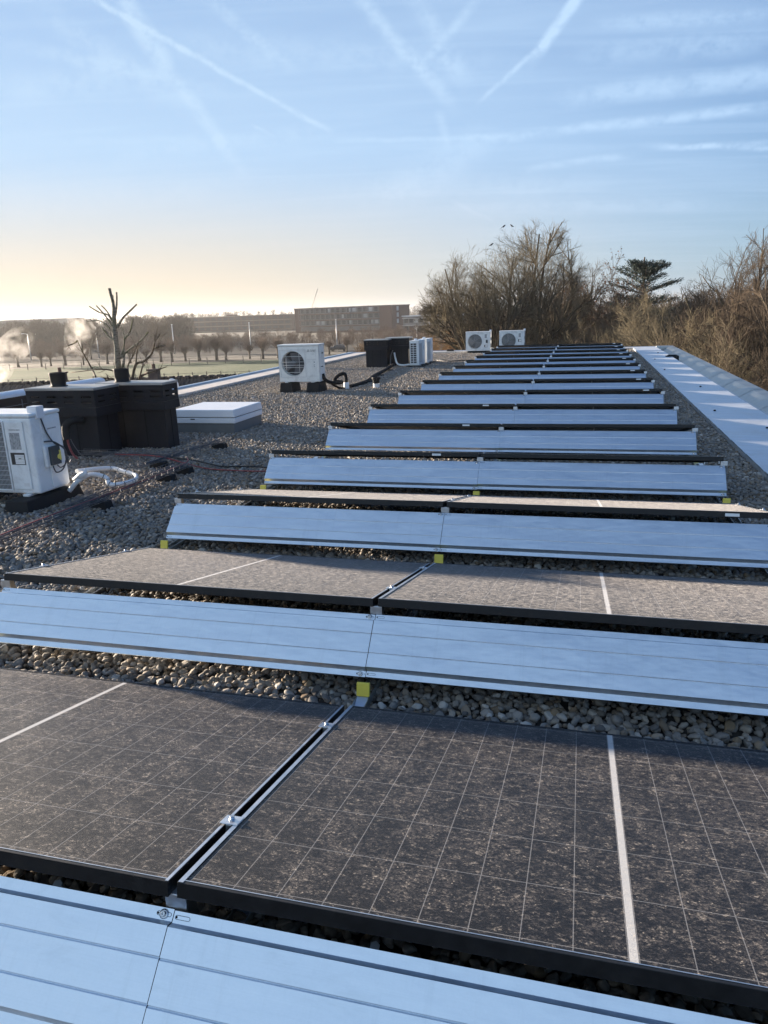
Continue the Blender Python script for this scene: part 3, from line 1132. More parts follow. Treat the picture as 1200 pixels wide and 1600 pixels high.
def curve(pts, n=8):
    """smooth polyline through the points"""
    P = [Vector(p) for p in pts]
    P = [P[0] * 2 - P[1]] + P + [P[-1] * 2 - P[-2]]
    out = []
    for i in range(1, len(P) - 2):
        for k in range(n):
            t = k / n
            a, b, c, d = P[i - 1], P[i], P[i + 1], P[i + 2]
            out.append(.5 * ((2 * b) + (c - a) * t + (2 * a - 5 * b + 4 * c - d) * t * t + (3 * b - a - 3 * c + d) * t ** 3))
    out.append(P[-2])
    return out


cbx = MB()
cbx.tube(curve([(W + .012, .11, H - .05), (W + .014, .15, .46), (W + .03, .20, .37), (W + .062, .255, .33), (W + .066, .265, .24), (W + .06, .22, .16), (W + .05, .15, .145), (W + .045, .125, .20)]), .0055, 8)
cbx.tube(curve([(W + .02, .10, .40), (W + .04, .18, .385), (W + .066, .262, .31), (W + .068, .272, .22), (W + .05, .31, .185), (W + .04, .36, .205)]), .0065, 8)
cbx.tube(curve([(W + .05, .17, .20), (W + .055, .20, .175), (W + .06, .25, .19), (W + .06, .30, .24)]), .005, 8)
cbx.build('cable', 'cable_dark', ac)
ft = MB()
for x in (.12, W - .12):
    ft.box(x - .03, x + .03, -.03, D + .03, -.018, -.0005)
ft.build('mounting_foot', 'ac_white', ac, .004)
tag(MB().taper(-3.34 - .22, -3.34 + .02, 4.55, 5.22, -.012, .099, .02, .02).build('rubber_block', 'rubber', None, .01), 'long black rubber block under the right foot of the closest outdoor unit', 'block', 'rubber support blocks')
tag(MB().taper(-3.34 - W + .02, -3.34 - W + .24, 4.55, 5.22, -.012, .099, .02, .02).build('rubber_block', 'rubber', None, .01), 'long black rubber block under the left foot of the closest outdoor unit', 'block', 'rubber support blocks')
# white insulated pipe loop
pl = thing('insulated_pipe', 'white wrapped pipe looping over the gravel beside the closest outdoor unit', 'pipe', (-3.28, 5.02, .02))
pm = MB()
pm.tube(curve([(-.045, .02, .05), (.03, .05, .13), (.10, .13, .17), (.19, .20, .13), (.23, .18, .08), (.30, .22, .07), (.35, .36, .075), (.27, .50, .085), (.12, .56, .10), (-.05, .60, .12), (-.045, .15, .19)]), .019, 12)
pm.build('wrapped_pipe', 'pipe_white', pl)
tp = MB()
cp = curve([(-.045, .02, .05), (.03, .05, .13), (.10, .13, .17), (.19, .20, .13), (.23, .18, .08), (.30, .22, .07), (.35, .36, .075), (.27, .50, .085), (.12, .56, .10), (-.05, .60, .12), (-.045, .15, .19)])
for k in range(22, 76, 5):
    tp.tube([cp[k], cp[k] + (cp[k + 1] - cp[k]).normalized() * .006], .0202, 12, False)
tp.build('cable_tie', 'rubber', pl)
tp = MB()
tp.tube([(-.02, .05, .14), (.06, .06, .175), (.12, .04, .20), (.10, .07, .235)], [.006, .03, .022, .004], 7)
tp.build('tape_end', 'pipe_white', pl)

# --- unit with big round fan guard in the middle of the gravel
W, D, H = .80, .30, .67
mu = thing('outdoor_unit', 'ivory outdoor unit with wire fan guard and black logo on two black blocks', 'air conditioner', (-4.76, 13.0, .20), group='outdoor air conditioning units on the roof')
cx, cz, r = .285, .335, .225
case_with_hole(MB(), W, D, H - .02, cx, cz, r).build('casing', 'ac_cream', mu)
MB().box(-.008, W + .008, -.010, D + .008, H - .0195, H + .012).build('lid', 'ac_cream', mu, .008)
MB().box(.02, W - .02, .10, .12, .02, H - .03).build('coil_screen', 'ac_dark', mu)
fan(mu, cx, cz, r * .9, .06)
sq = MB()
for (a, b2, c, d) in ((cx - .25, cx + .25, cz + .245, cz + .25), (cx - .25, cx + .25, cz - .25, cz - .245), (cx - .25, cx - .245, cz - .245, cz + .245), (cx + .245, cx + .25, cz - .245, cz + .245)):
    sq.box(a, b2, -.004, -.0005, c, d)
sq.build('guard_frame', 'ac_grille', mu)
ring_guard(cx, cz, r + .004, -.006, (cx - .13, cx + .13), (cz - .16, cz - .07, cz - .03, cz + .03, cz + .13), .0035).build('fan_guard', 'ac_cream', mu)
pn = MB()
pn.box(W - .245, W - .0, -.0008, -.0002, .10, .104)
pn.box(W - .245, W - .06, -.0012, -.0004, .398, .402).box(W - .245, W - .243, -.0012, -.0004, .06, H - .06).box(W - .06, W - .058, -.0012, -.0004, .06, H - .06)
pn.build('panel_seam', 'ac_grille', mu)
lg = MB()
s = .016                                            # three-diamond mark
for a in (90, 210, 330):
    dx, dz = math.cos(R(a)), math.sin(R(a))
    px, pz = -dz, dx
    c0 = Vector((W - .203, 0, .563))
    pts = [c0, c0 + Vector((dx * s * .87 + px * s * .5, 0, dz * s * .87 + pz * s * .5)), c0 + Vector((dx * s * 1.74, 0, dz * s * 1.74)), c0 + Vector((dx * s * .87 - px * s * .5, 0, dz * s * .87 - pz * s * .5))]
    lg.add([(p.x, -.0022, p.z) for p in pts] + [(p.x, -.0006, p.z) for p in pts], [(0, 1, 2, 3), (7, 6, 5, 4), (0, 4, 5, 1), (1, 5, 6, 2), (2, 6, 7, 3), (3, 7, 4, 0)])
lg.build('logo', 'sticker_black', mu)
text_part('MITSUBISHI', .023, 'sticker_black', mu, Matrix.Translation((W - .168, -.0012, .566)) @ FRONT)
text_part('ELECTRIC', .023, 'sticker_black', mu, Matrix.Translation((W - .168, -.0012, .545)) @ FRONT)
pn = MB()
for z in (.345, .30, .27):
    pn.box(W - .105, W - .082, -.0016, -.0006, z, z + (.022 if z > .33 else .012))
pn.build('small_print', 'sticker_grey', mu)
hb = MB().box(W, W + .014, .08, .22, .44, .60)
hb.build('service_cover', 'ac_cream', mu, .004)
MB().box(W + .0142, W + .022, .12, .18, .50, .53).box(W, W + .012, .10, .18, .26, .275).build('handle', 'box_grey', mu)
ft = MB()
for x in (.14, W - .14):
    ft.box(x - .03, x + .03, -.025, D + .025, -.012, .0)
ft.build('mounting_foot', 'ac_cream', mu)
for x, nm in ((-4.62, 'left'), (-4.09, 'right')):
    tag(MB().taper(x - .135, x + .135, 12.92, 13.38, -.014, .187, .022, .03).build('rubber_block', 'rubber', None, .012), f'tall black rubber block under the {nm} side of the ivory outdoor unit', 'block', 'rubber support blocks')
ip = thing('roof_pipe', 'black insulated pipe bending from the ivory unit down into a white sleeve', 'pipe', (-3.65, 13.6, 0))
MB().tube(curve([(-.31, -.45, .33), (-.27, -.44, .22), (-.18, -.30, .15), (-.05, -.12, .14), (.02, -.02, .21), (0, 0, .20)][:4] + [(-.20, -.1, .17), (-.15, -.05, .25), (-.06, .0, .29), (-.005, .0, .25), (0, 0, .13)]), .034, 10).build('insulated_bend', 'insul', ip)
MB().lathe(0, 0, [(.052, -.015), (.052, .125), (.044, .13), (.044, .10)], 20).build('white_sleeve', 'pipe_white', ip)
MB().tube(curve([(-.02, -.06, .02), (-.09, -.12, .03), (-.16, -.2, .08), (-.2, -.28, .13)]), .022, 8).build('drain_hose', 'insul', ip)
vp = thing('roof_vent', 'short white vent pipe with a black cup top standing alone in gravel', 'vent', (-3.10, 13.77, 0))
MB().lathe(0, 0, [(.062, -.015), (.062, .085)], 20).build('white_sleeve', 'pipe_white', vp)
MB().lathe(0, 0, [(.050, .085), (.062, .10), (.066, .15), (.086, .175), (.086, .20), (.080, .205), (.070, .20), (.064, .15), (0, .14)], 24).build('cap', 'rubber', vp)

# --- the two white units at the far end
def small_unit(label, loc, rz=0):
    W, D, H = .795, .29, .60
    t = thing('outdoor_unit', label, 'air conditioner', loc, rz, 'outdoor air conditioning units on the roof')
    cx, cz, r = .30, .30, .225
    case_with_hole(MB(), W, D, H - .012, cx, cz, r).build('casing', 'ac_white', t)
    MB().box(-.006, W + .006, -.008, D + .006, H - .0115, H + .008).build('lid', 'ac_white', t, .006)
    MB().box(.02, W - .02, .10, .12, .02, H - .03).build('coil_screen', 'ac_dark', t)
    fan(t, cx, cz, r * .9, .06)
    ring_guard(cx, cz, r + .004, -.006, [cx + (k - 6) * .034 for k in range(13)], [cz + (k - 6) * .034 for k in range(13)], .0032).build('fan_guard', 'ac_grille', t)
    sq = MB()
    sq.box(.035, .565, -.003, -.0005, .54, .545).box(.035, .565, -.003, -.0005, .04, .045).box(.035, .04, -.003, -.0005, .045, .54).box(.56, .565, -.003, -.0005, .045, .54)
    sq.build('guard_frame', 'ac_grille', t)
    sp = MB().box(.585, .725, -.008, -.0005, .03, .57).build('service_panel', 'ac_white', t, .004)
    MB().box(.615, .685, -.0092, -.0082, .40, .52).build('instruction_label', 'sticker_grey', sp)
    MB().box(W - .03, W + .03, .04, .10, H - .015, H + .055).build('sensor_box', 'white_pvc', t, .004)
    MB().box(W, W + .02, .10, .22, .10, .22).box(W, W + .02, .10, .20, .33, .42).build('service_cover', 'box_grey', t, .003)
    return t, sp


t, sp = small_unit('white outdoor unit with dark isolator on its front, left one at far roof end', (-3.0, 24.35, .075))
MB().box(.655, .715, -.030, -.0085, .245, .345).build('isolator', 'box_grey', sp, .004)
MB().box(.600, .705, -.0095, -.0085, .115, .185).build('rating_plate', 'sticker_black', sp)
MB().box(.630, .700, -.0105, -.0097, .122, .178).build('rating_text_field', 'sticker', sp)
t2, sp2 = small_unit('white outdoor unit beside the last solar row, right one at far roof end', (-1.93, 24.45, .075))
MB().box(.600, .705, -.0095, -.0085, .255, .335).build('rating_plate', 'sticker_black', sp2)
MB().box(.630, .700, -.0105, -.0097, .264, .326).build('rating_text_field', 'sticker', sp2)
for i, (x, nm) in enumerate(((-2.60, 'left'), (-1.53, 'right'))):
    tag(MB().taper(x - .36, x + .36, 24.36, 24.72, -.012, .073, .015, .015).build('rubber_block', 'rubber', None, .006), f'flat black rubber block under the {nm} white unit at the far roof end', 'block', 'rubber support blocks')
pk = thing('insulated_pipe', 'pale pipe running between the two white units at the far roof end', 'pipe', (-2.2, 24.5, .02))
MB().tube(curve([(0, .12, .12), (.08, .10, .10), (.16, .12, .07), (.27, .15, .07)]), .02, 8).build('wrapped_pipe', 'pipe_white', pk)


# --- two units seen end-on behind the far chimneys
def side_unit(label, loc):
    W, D, H = .235, .76, .61
    t = thing('outdoor_unit', label, 'air conditioner', loc, 0, 'outdoor air conditioning units on the roof')
    MB().box(0, W, 0, D, 0, H - .012).build('casing', 'ac_white', t, .008)
    MB().box(-.006, W + .006, -.006, D + .006, H - .0115, H + .006).build('lid', 'ac_white', t, .005)
    MB().box(.025, W * .74, -.0015, -.0003, .05, H - .06).build('coil_screen', 'ac_dark', t)
    b = MB()
    for k in range(10):
        z = .045 + k * (H - .105) / 9
        b.box(.02, W * .76, -.014, -.0016, z, z + .012)
    b.box(W * .38, W * .38 + .012, -.016, -.0145, .045, H - .05).box(.012, .02, -.016, -.0016, .04, H - .045).box(W * .76, W * .76 + .01, -.016, -.0016, .04, H - .045)
    b.build('louvre', 'ac_white', t)
    b = MB()
    for k in range(18):
        y = .05 + k * .021
        b.box(W, W + .006, y, y + .011, .06, H - .07)
    b.build('ribbed_front', 'ac_grille', t)
    MB().box(W, W + .010, D - .27, D - .03, .04, H - .05).build('service_panel', 'ac_white', t, .005)
    MB().box(W + .0102, W + .0120, D - .20, D - .17, .36, .46).build('label_sticker', 'sticker_grey', t)
    MB().box(.08, .15, .16, .23, H + .0062, H + .05).build('sensor_box', 'white_pvc', t, .004)
    b = MB()
    for y in (.10, D - .14):
        b.box(-.03, W + .03, y, y + .04, -.012, -.0005)
    b.build('mounting_foot', 'ac_white', t)
    return t


side_unit('white outdoor unit seen end on, nearer of the pair beside the far chimneys', (-3.585, 18.79, .05))
side_unit('half hidden white outdoor unit, farther of the end-on pair beside the far chimneys', (-3.56, 19.72, .05))
for y, nm in ((18.79, 'nearer'), (19.72, 'farther')):
    b = MB()
    b.taper(-3.70, -3.22, y + .02, y + .24, -.012, .037, .01, .01).taper(-3.70, -3.22, y + .54, y + .76, -.012, .037, .01, .01)
    tag(b.build('rubber_block', 'rubber', None, .005), f'pair of low black rubber strips under the {nm} end-on outdoor unit', 'block', 'rubber support blocks')


# ------------------------------------------------------------------ chimney boxes
def chimney_box(label, x0, x1, y0, y1, flue=None, h=.745):
    t = thing('chimney_box', label, 'chimney', ((x0 + x1) / 2, (y0 + y1) / 2, 0), group='black louvred chimney boxes on the roof')
    hx, hy = (x1 - x0) / 2, (y1 - y0) / 2
    bd = MB()
    bd.taper(-hx + .03, hx - .03, -hy + .03, hy - .03, -.02, .44, .0, .0)
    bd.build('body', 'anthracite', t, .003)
    jn = MB()
    for k in (-.33, .33):
        jn.box(hx * k - .003, hx * k + .003, -hy + .0275, -hy + .0295, -.01, .44)
    jn.box(hx - .0295, hx - .0275, -.004, .004, -.01, .44)
    jn.build('panel_joint', 'hole', t)
    MB().box(-hx - .006, hx + .006, -hy - .006, hy + .006, .441, .535).build('collar', 'anthracite', t, .004)
    # cap: four walls with open slots, lid on top
    z0, z1 = .537, h - .028
    w = MB()
    th = .012

    def wall(axis, pos, a, b2):
        n = max(2, round((b2 - a) / .19))
        zs = [z0, z0 + .045, z0 + .066, z0 + .10, z0 + .121, z1]

        def bx(u0, u1, za, zb):
            if axis == 'y':
                w.box(u0, u1, pos, pos + th, za, zb)
            else:
                w.box(pos, pos + th, u0, u1, za, zb)
        for i in (0, 2, 4):
            bx(a, b2, zs[i], zs[i + 1])
        seg = (b2 - a) / n
        for i in (1, 3):
            for k in range(n):
                u = a + seg * k
                bx(u, u + seg * .22, zs[i], zs[i + 1])
                bx(u + seg * .80, u + seg, zs[i], zs[i + 1])
    wall('y', -hy, -hx, hx)
    wall('y', hy - th, -hx, hx)
    wall('x', -hx, -hy + th, hy - th)
    wall('x', hx - th, -hy + th, hy - th)
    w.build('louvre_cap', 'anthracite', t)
    MB().box(-hx - .008, hx + .008, -hy - .008, hy + .008, h - .0275, h).build('lid', 'anthracite_top_lit', t, .004)
    if flue is not None:
        MB().lathe(flue, 0, [(.095, h), (.095, h + .004), (.078, h + .008), (.078, h + .05), (.082, h + .055), (.085, h + .135), (.088, h + .145), (.080, h + .147), (.076, h + .13), (.074, h + .02)], 28).build('flue', 'rubber', t)
    return t


chimney_box('black louvred chimney box with short flue, directly behind the closest outdoor unit', -5.06, -4.21, 6.73, 7.17, -.165)
chimney_box('black louvred chimney box with short flue, between its twin and the white roof hatch', -4.55, -3.71, 7.25, 7.56, -.18)
chimney_box('small distant black chimney box, left one of the far pair', -4.80, -4.165, 18.8, 19.16, None, .72)
chimney_box('small distant black chimney box, right one of the far pair near the end-on units', -4.33, -3.69, 19.2, 19.6, None, .745)
hs = thing('corrugated_hose', 'black ribbed hose with red cable entering the nearest chimney box', 'hose', (-4.24, 6.70, 0))
hp = curve([(-.16, .04, .40), (-.20, -.05, .415), (-.26, -.10, .37), (-.275, -.11, .29), (-.265, -.11, .22)])
MB().tube(hp, [.036 + (.004 if k % 2 else 0) for k in range(len(hp))], 12).build('ribbed_hose', 'rubber', hs)
MB().tube(curve([(-.265, -.11, .24), (-.25, -.12, .16), (-.20, -.14, .07), (-.14, -.15, .02)]), .011, 8).build('red_cable', 'cable_red', hs)
MB().tube(curve([(-.24, -.10, .24), (-.19, -.11, .15), (-.10, -.13, .05), (-.04, -.14, .02)]), .004, 6).build('thin_cable', 'tray', hs)

# roof hatch
ht = thing('roof_hatch', 'low white square roof hatch on a grey upstand beside the black chimney', 'roof hatch', (-3.865, 8.765, 0))
MB().box(-.42, .42, -.41, .41, -.02, .128).build('upstand', 'hatch_base', ht, .004)
MB().box(-.435, .435, -.425, .425, .1285, .195).build('lower_frame', 'white_pvc', ht, .008)
MB().box(-.425, .425, -.415, .415, .1955, .203).build('seal', 'hatch_base', ht)
MB().taper(-.437, .437, -.427, .427, .2035, .297, .010, .010).build('lid', 'white_pvc', ht, .010)
MB().box(-.17, -.11, -.4275, -.4255, .175, .187).build('vent_slot', 'hole', ht)

# white rounded parapet capping with railing wire at the left roof edge
pw = thing('parapet_wall', 'dark boarded parapet wall with long rounded white capping behind the black chimneys', 'wall', (-7.0, 8.4, 0))
MB().box(-.10, .10, -3.2, 2.3, -.02, .455).build('boarded_wall', 'cladding_brown', pw)
cpm = MB()
pf = [(.115 * math.cos(a), .465 + .055 * math.sin(a)) for a in [PI * k / 10 for k in range(11)]] + [(-.115, .44), (-.101, .44), (-.101, .457), (.101, .457), (.101, .44), (.115, .44)]
for (a, b2) in ((-3.2, .25), (.256, 2.3)):
    v = [(x, a, z) for x, z in pf] + [(x, b2, z) for x, z in pf]
    k = len(pf)
    cpm.add(v, [(i, (i + 1) % k, k + (i + 1) % k, k + i) for i in range(k)] + [tuple(range(k))[::-1], tuple(range(k, 2 * k))])
cpm.build('white_capping', 'white_pvc', pw)
rw = MB()
for z in (.16, .33):
    rw.tube([(.16, -3.2, z), (.16, 2.2, z)], .005, 6)
for y in (-3.0, -1.9, -.8, .3, 1.4):
    rw.tube([(.16, y, .0), (.16, y, .40)], .006, 6)
    rw.tube([(.16, y, .33), (.10, y, .33)], .004, 5)
rw.build('wire_rail', 'tray', pw)


# ------------------------------------------------------------------ cable trays
def tray(label, p0, p1, w=.09, h=.045, z=.07):
    t = thing('cable_tray', label, 'cable tray', (p0[0], p0[1], z), group='wire mesh cable trays on the gravel')
    a, b = Vector((0, 0, 0)), Vector((p1[0] - p0[0], p1[1] - p0[1], 0))
    d = b.normalized()
    s = Vector((-d.y, d.x, 0))
    g = MB()
    for o, z_ in ((-w / 2, h), (-w / 2, .0), (-w / 6, 0), (w / 6, 0), (w / 2, 0), (w / 2, h)):
        g.tube([a + s * o + Vector((0, 0, z_)), b + s * o + Vector((0, 0, z_))], .0021, 5)
    L = b.length
    k = 0.
    while k <= L:
        q = d * k
        g.tube([q - s * w / 2 + Vector((0, 0, h)), q - s * w / 2 - Vector((0, 0, .003)), q + s * w / 2 - Vector((0, 0, .003)), q + s * w / 2 + Vector((0, 0, h))], .0021, 5)
        k += .10
    g.build('wire_mesh', 'tray', t)
    cb = MB()
    rg = random.Random(int(L * 100))
    for j in range(3):
        o = -w / 3 + w * .66 * j / 2
        pts = [d * (L * i / 14) + s * (o + rg.uniform(-.012, .012)) + Vector((0, 0, .008 + rg.uniform(0, .012))) for i in range(15)]
        cb.tube(curve(pts, 3), .0036, 6)
    cb.build('cable_bundle', 'cable_dark', t)
    return t


tray('wire mesh cable tray running along the gravel in front of the closest outdoor unit', (-2.87, 2.0), (-2.84, 6.15))
tray('wire mesh cable tray passing the right foot of the black chimney towards the hatch', (-3.30, 5.95), (-3.13, 7.55))
tray('wire mesh cable tray lying crosswise in front of the two black chimneys', (-4.35, 6.58), (-3.2, 6.52))
tray('short wire mesh cable tray beside the white pipe loop at the closest unit', (-3.02, 4.6), (-3.00, 6.1), .07, .04, .05)
for (x, y, lb) in ((-2.88, 3.62, 'black rubber block under the tray at the left photo edge'), (-2.86, 4.80, 'black rubber block under the tray in front of the closest unit'),
                   (-2.85, 5.75, 'black rubber block under the tray end before the red cables'), (-2.86, 6.08, 'black rubber block under the corner where trays meet'),
                   (-3.14, 7.35, 'black rubber block under the tray end near the white hatch'), (-3.26, 6.30, 'black rubber block under the tray in front of the right chimney')):
    tag(MB().taper(x - .085, x + .085, y - .05, y + .05, -.012, .064, .012, .008).build('rubber_block', 'rubber', None, .006), lb, 'block', 'rubber support blocks')
rg = random.Random(5)


def cable(name, label, pts, r, m):
    o = MB().tube(curve(pts, 6), r, 6).build(name, m)
    return tag(o, label, 'cable')


cable('red_cable', 'red cable crossing the gravel from the trays to the left end of the solar rows', [(-3.9, 6.52, .085), (-3.4, 6.47, .085), (-3.0, 6.30, .06), (-2.7, 6.20, .03), (-2.4, 6.16, .025), (-2.1, 6.13, .03), (-1.76, 6.12, .05)], .0065, 'cable_red')
cable('black_cable', 'black cable lying beside the red cable towards the solar rows', [(-3.2, 6.42, .085), (-2.9, 6.36, .07), (-2.6, 6.31, .03), (-2.3, 6.33, .03), (-2.0, 6.28, .03), (-1.72, 6.2, .05)], .008, 'cable_black')
cable('red_cable', 'thin red cable bundled in the tray in front of the closest unit', [(-2.9, 2.2, .09), (-2.88, 3.2, .09), (-2.89, 4.2, .09), (-2.86, 5.2, .09), (-2.87, 6.1, .09), (-3.0, 6.4, .09)], .006, 'cable_red')
cable('black_pipe', 'long black cable duct snaking over gravel from the ivory unit to the far chimneys', [(-3.62, 13.75, .03), (-3.55, 14.6, .04), (-3.72, 15.8, .05), (-3.85, 17.2, .06), (-3.98, 18.3, .07), (-4.02, 18.75, .08)], .042, 'insul')
for (x, y, n) in ((-3.60, 14.9, 'nearest the ivory unit'), (-3.78, 16.4, 'midway to the far chimneys'), (-3.93, 17.8, 'just before the far chimneys')):
    tag(MB().taper(x - .10, x + .13, y - .06, y + .06, -.012, .03, .01, .008).build('rubber_block', 'rubber', None, .006), f'small black block under the long black duct, {n}', 'block', 'rubber support blocks')
cable('white_pipe', 'white pipe curving down from the far right chimney box to the end-on unit', [(-4.07, 19.10, .36), (-4.02, 19.0, .22), (-3.93, 18.85, .09), (-3.78, 18.82, .055), (-3.60, 18.85, .07)], .024, 'pipe_white')
cable('thin_cable', 'thin grey cables hanging on the front of the far right chimney box', [(-4.12, 19.15, .42), (-4.14, 19.0, .30), (-4.13, 18.9, .15), (-4.10, 18.8, .05)], .012, 'tray')
cable('black_cable', 'dark cable crossing the gravel at the far end behind the end-on units', [(-3.3, 20.9, .03), (-2.9, 20.6, .02), (-2.4, 20.7, .03), (-1.9, 20.5, .03), (-1.74, 20.5, .06)], .014, 'cable_black')
tag(MB().taper(-3.75, -3.5, 24.95, 25.1, .05, .11, .03, .03).build('roof_outlet', 'rubber', None, .01), 'small dark roof outlet on the far pale roof edge', 'vent')
tag(MB().tube(curve([(-7.05, 12.9, .05), (-7.05, 12.92, .22), (-7.0, 12.95, .28), (-6.93, 13.0, .22), (-6.92, 13.02, .12)][::1]), .02, 8).build('vent_pipe', 'pipe_white'), 'thin pale bent vent pipe beside the roof edge behind the hatch', 'pipe')

# ------------------------------------------------------------------ landscape below
FA = Vector((math.sin(YAW), math.cos(YAW), 0))      # away from the roof
RA = Vector((math.cos(YAW), -math.sin(YAW), 0))     # to the right


def sheet(name, d0, d1, s0, s1, z, m, nx=1):
    o = Vector((CAM.x, 0, 0))
    v = [o + FA * d + RA * s for d, s in ((d0, s0), (d0, s1), (d1, s1), (d1, s0))]
    b = MB().add([(p.x, p.y, z) for p in v], [(0, 1, 2, 3)])
    ob = b.build(name, m)
    return tag(ob, kind='structure')


g = MB().add([(-2400, -600, GZ), (2400, -600, GZ), (2400, 2900, GZ), (-2400, 2900, GZ)], [(0, 1, 2, 3)])
tag(g.build('ground', 'ground'), kind='structure')
sheet('meadow', 84, 147, -110, 8, GZ + .02, 'meadow')
sheet('ditch', 171, 172.2, -130, 40, GZ + .02, 'water')
sheet('road', 214, 220, -160, 60, GZ + .02, 'ground')


# ------------------------------------------------------------------ trees
def rand_perp(d, rng):
    v = Vector((rng.gauss(0, 1), rng.gauss(0, 1), rng.gauss(0, 1)))
    v -= d * v.dot(d)
    return v.normalized()


def grow(seed, H, fork, limbs, nc, ang=(20, 48), trop=.10, jit=.16, lean=(0, 0), r0=None, limb_len=.62, tmin=.006, stems=1, wide=1., el=(28, 78), env=None, thick_at=.022):
    """bare winter tree: returns (thick segments, twig segments)"""
    rng = random.Random(seed)
    thick, thin = [], []
    r0 = r0 or H * .016
    maxlev = len(nc) + 1

    def branch(p, d, L, r, lev):
        n = 5 if lev == 1 else (4 if lev == 2 else (3 if lev <= 4 else 2))
        pts = [p]
        rad = [r]
        endr = max(tmin * .7, r * .32)
        dd = d.copy()
        for i in range(n):
            dd = (dd + rand_perp(dd, rng) * jit * rng.random() * 1.6 + Vector((0, 0, 1)) * trop * (.6 if lev < 3 else 1.)).normalized()
            q = pts[-1] + dd * (L / n)
            if env:
                ex, ez, rw, rz = env
                k_ = ((q.x - ex) / rw) ** 2 + (q.y / rw) ** 2 + ((q.z - ez) / rz) ** 2
                if k_ > 1.0 + rng.gauss(0, .2):
                    break
            pts.append(q)
            rad.append(r + (endr - r) * (i + 1) / n)
            (thick if rad[-2] > .022 else thin).append((*pts[-2], *q, rad[-2], rad[-1]))
        n = len(pts) - 1
        if lev >= maxlev or n == 0:
            return
        k = nc[lev - 1]
        for j in range(k):
            t = (.22 if lev > 1 else .30) + (.78 if lev > 1 else .70) * (j + rng.random() * .8) / k
            t = min(t, .99)
            f = t * n
            i = min(int(f), n - 1)
            q = pts[i].lerp(pts[i + 1], f - i)
            rr_ = rad[i] + (rad[i + 1] - rad[i]) * (f - i)
            bd = (pts[i + 1] - pts[i]).normalized()
            a = R(rng.uniform(*ang))
            cdir = (bd * math.cos(a) + rand_perp(bd, rng) * math.sin(a)).normalized()
            branch(q, cdir, L * rng.uniform(.42, .68) * (1.12 - .45 * t), max(tmin, rr_ * rng.uniform(.5, .75)), lev + 1)

    for s in range(stems):
        base = Vector((rng.uniform(-.4, .4), rng.uniform(-.4, .4), -.1)) if stems > 1 else Vector((0, 0, -.1))
        d = Vector((lean[0] + rng.uniform(-.05, .05), lean[1] + rng.uniform(-.05, .05), 1))
        if stems > 1:
            a = 2 * PI * s / stems + rng.random()
            d = Vector((math.cos(a) * rng.uniform(.15, .6) * wide, math.sin(a) * rng.uniform(.15, .6) * wide, 1))
            d.normalize()
            branch(base, d, H * rng.uniform(.62, .92), r0 * rng.uniform(.6, 1.), 1)
            continue
        d.normalize()
        p = base
        n = 5
        tops = []
        for i in range(n):
            d = (d + rand_perp(d, rng) * .06).normalized()
            q = p + d * (H * fork / n)
            thick.append((*p, *q, r0 * (1.25 - .45 * i / n) if i else r0 * 1.4, r0 * (1.25 - .45 * (i + 1) / n)))
            p = q
            tops.append((q, d.copy()))
        for k in range(limbs):
            q, dd = tops[-1] if k < limbs * .6 else tops[-2]
            q = q - dd * rng.random() * H * fork * .18
            a = 2 * PI * k / limbs + rng.uniform(-.4, .4)
            e_ = R(rng.uniform(*el))
            bd = Vector((math.cos(a) * math.cos(e_) * wide, math.sin(a) * math.cos(e_) * wide, math.sin(e_)))
            bd = (bd + Vector((lean[0], lean[1], 0)) * .8).normalized()
            branch(q, bd, H * limb_len * rng.uniform(.8, 1.12), r0 * rng.uniform(.42, .68), 1)
    return thick, thin


def norm_h(segs2, H):
    if H is None:
        return segs2
    zz = sorted(s[5] for l in segs2 for s in l)
    zs = zz[int(len(zz) * .997)]
    k = H / zs
    return [[tuple(v * k for v in s) for s in l] for l in segs2]


def make_tree(name, label, cat, pos, spec, H, twig, bark='bark', group=None, rz=0, leaves=0):
    t = thing(name, label, cat, pos, rz, group)
    a, b = norm_h(grow(**spec), H)
    seg_mesh('trunk', a, bark, t, 6)
    seg_mesh('crown', b, twig, t, 3)
    if leaves:
        rg_ = np.random.default_rng(spec['seed'])
        S = np.array(b)
        idx = rg_.integers(0, len(S), leaves)
        P = S[idx, 3:6] + rg_.normal(0, .05, (leaves, 3))
        U = rg_.normal(0, 1, (leaves, 3))
        U /= np.linalg.norm(U, axis=1, keepdims=True)
        W = np.cross(U, rg_.normal(0, 1, (leaves, 3)))
        W /= np.linalg.norm(W, axis=1, keepdims=True)
        quad_cloud('dead_leaf_cluster', P, U * .055, W * .04, 'leaf_brown', t)
    return t


GT = 'bare winter trees behind the roof'
big = dict(fork=.24, limbs=12, nc=(8, 7, 5, 5), tmin=.005, trop=.03, ang=(22, 52), jit=.14, el=(22, 80), limb_len=.66, r0=.26)
TA = make_tree('bare_tree', 'spreading bare tree leaning left, leftmost of the big trees behind the far units', 'tree', far(781, 46), dict(seed=11, H=12.6, lean=(-.20, -.02), wide=1.0, env=(-1.0, 7.2, 4.1, 5.2), **big), None, 'twig_olive', group=GT)
TB = make_tree('bare_tree', 'tallest round crowned bare tree behind the right far unit', 'tree', far(828, 48), dict(seed=23, H=14, wide=.9, env=(0, 7.9, 4.1, 6.0), **big), None, 'twig_olive', group=GT, rz=1.)
TC = make_tree('bare_tree', 'bare tree with thin open top between the tallest tree and the brown leafed tree', 'tree', far(900, 52), dict(seed=31, H=12, fork=.3, limbs=10, nc=(8, 6, 5, 3), trop=.03, ang=(22, 52), jit=.15, el=(28, 84), limb_len=.62, r0=.20, env=(0, 7.2, 3.6, 5.0)), None, 'twig_brown', group=GT)
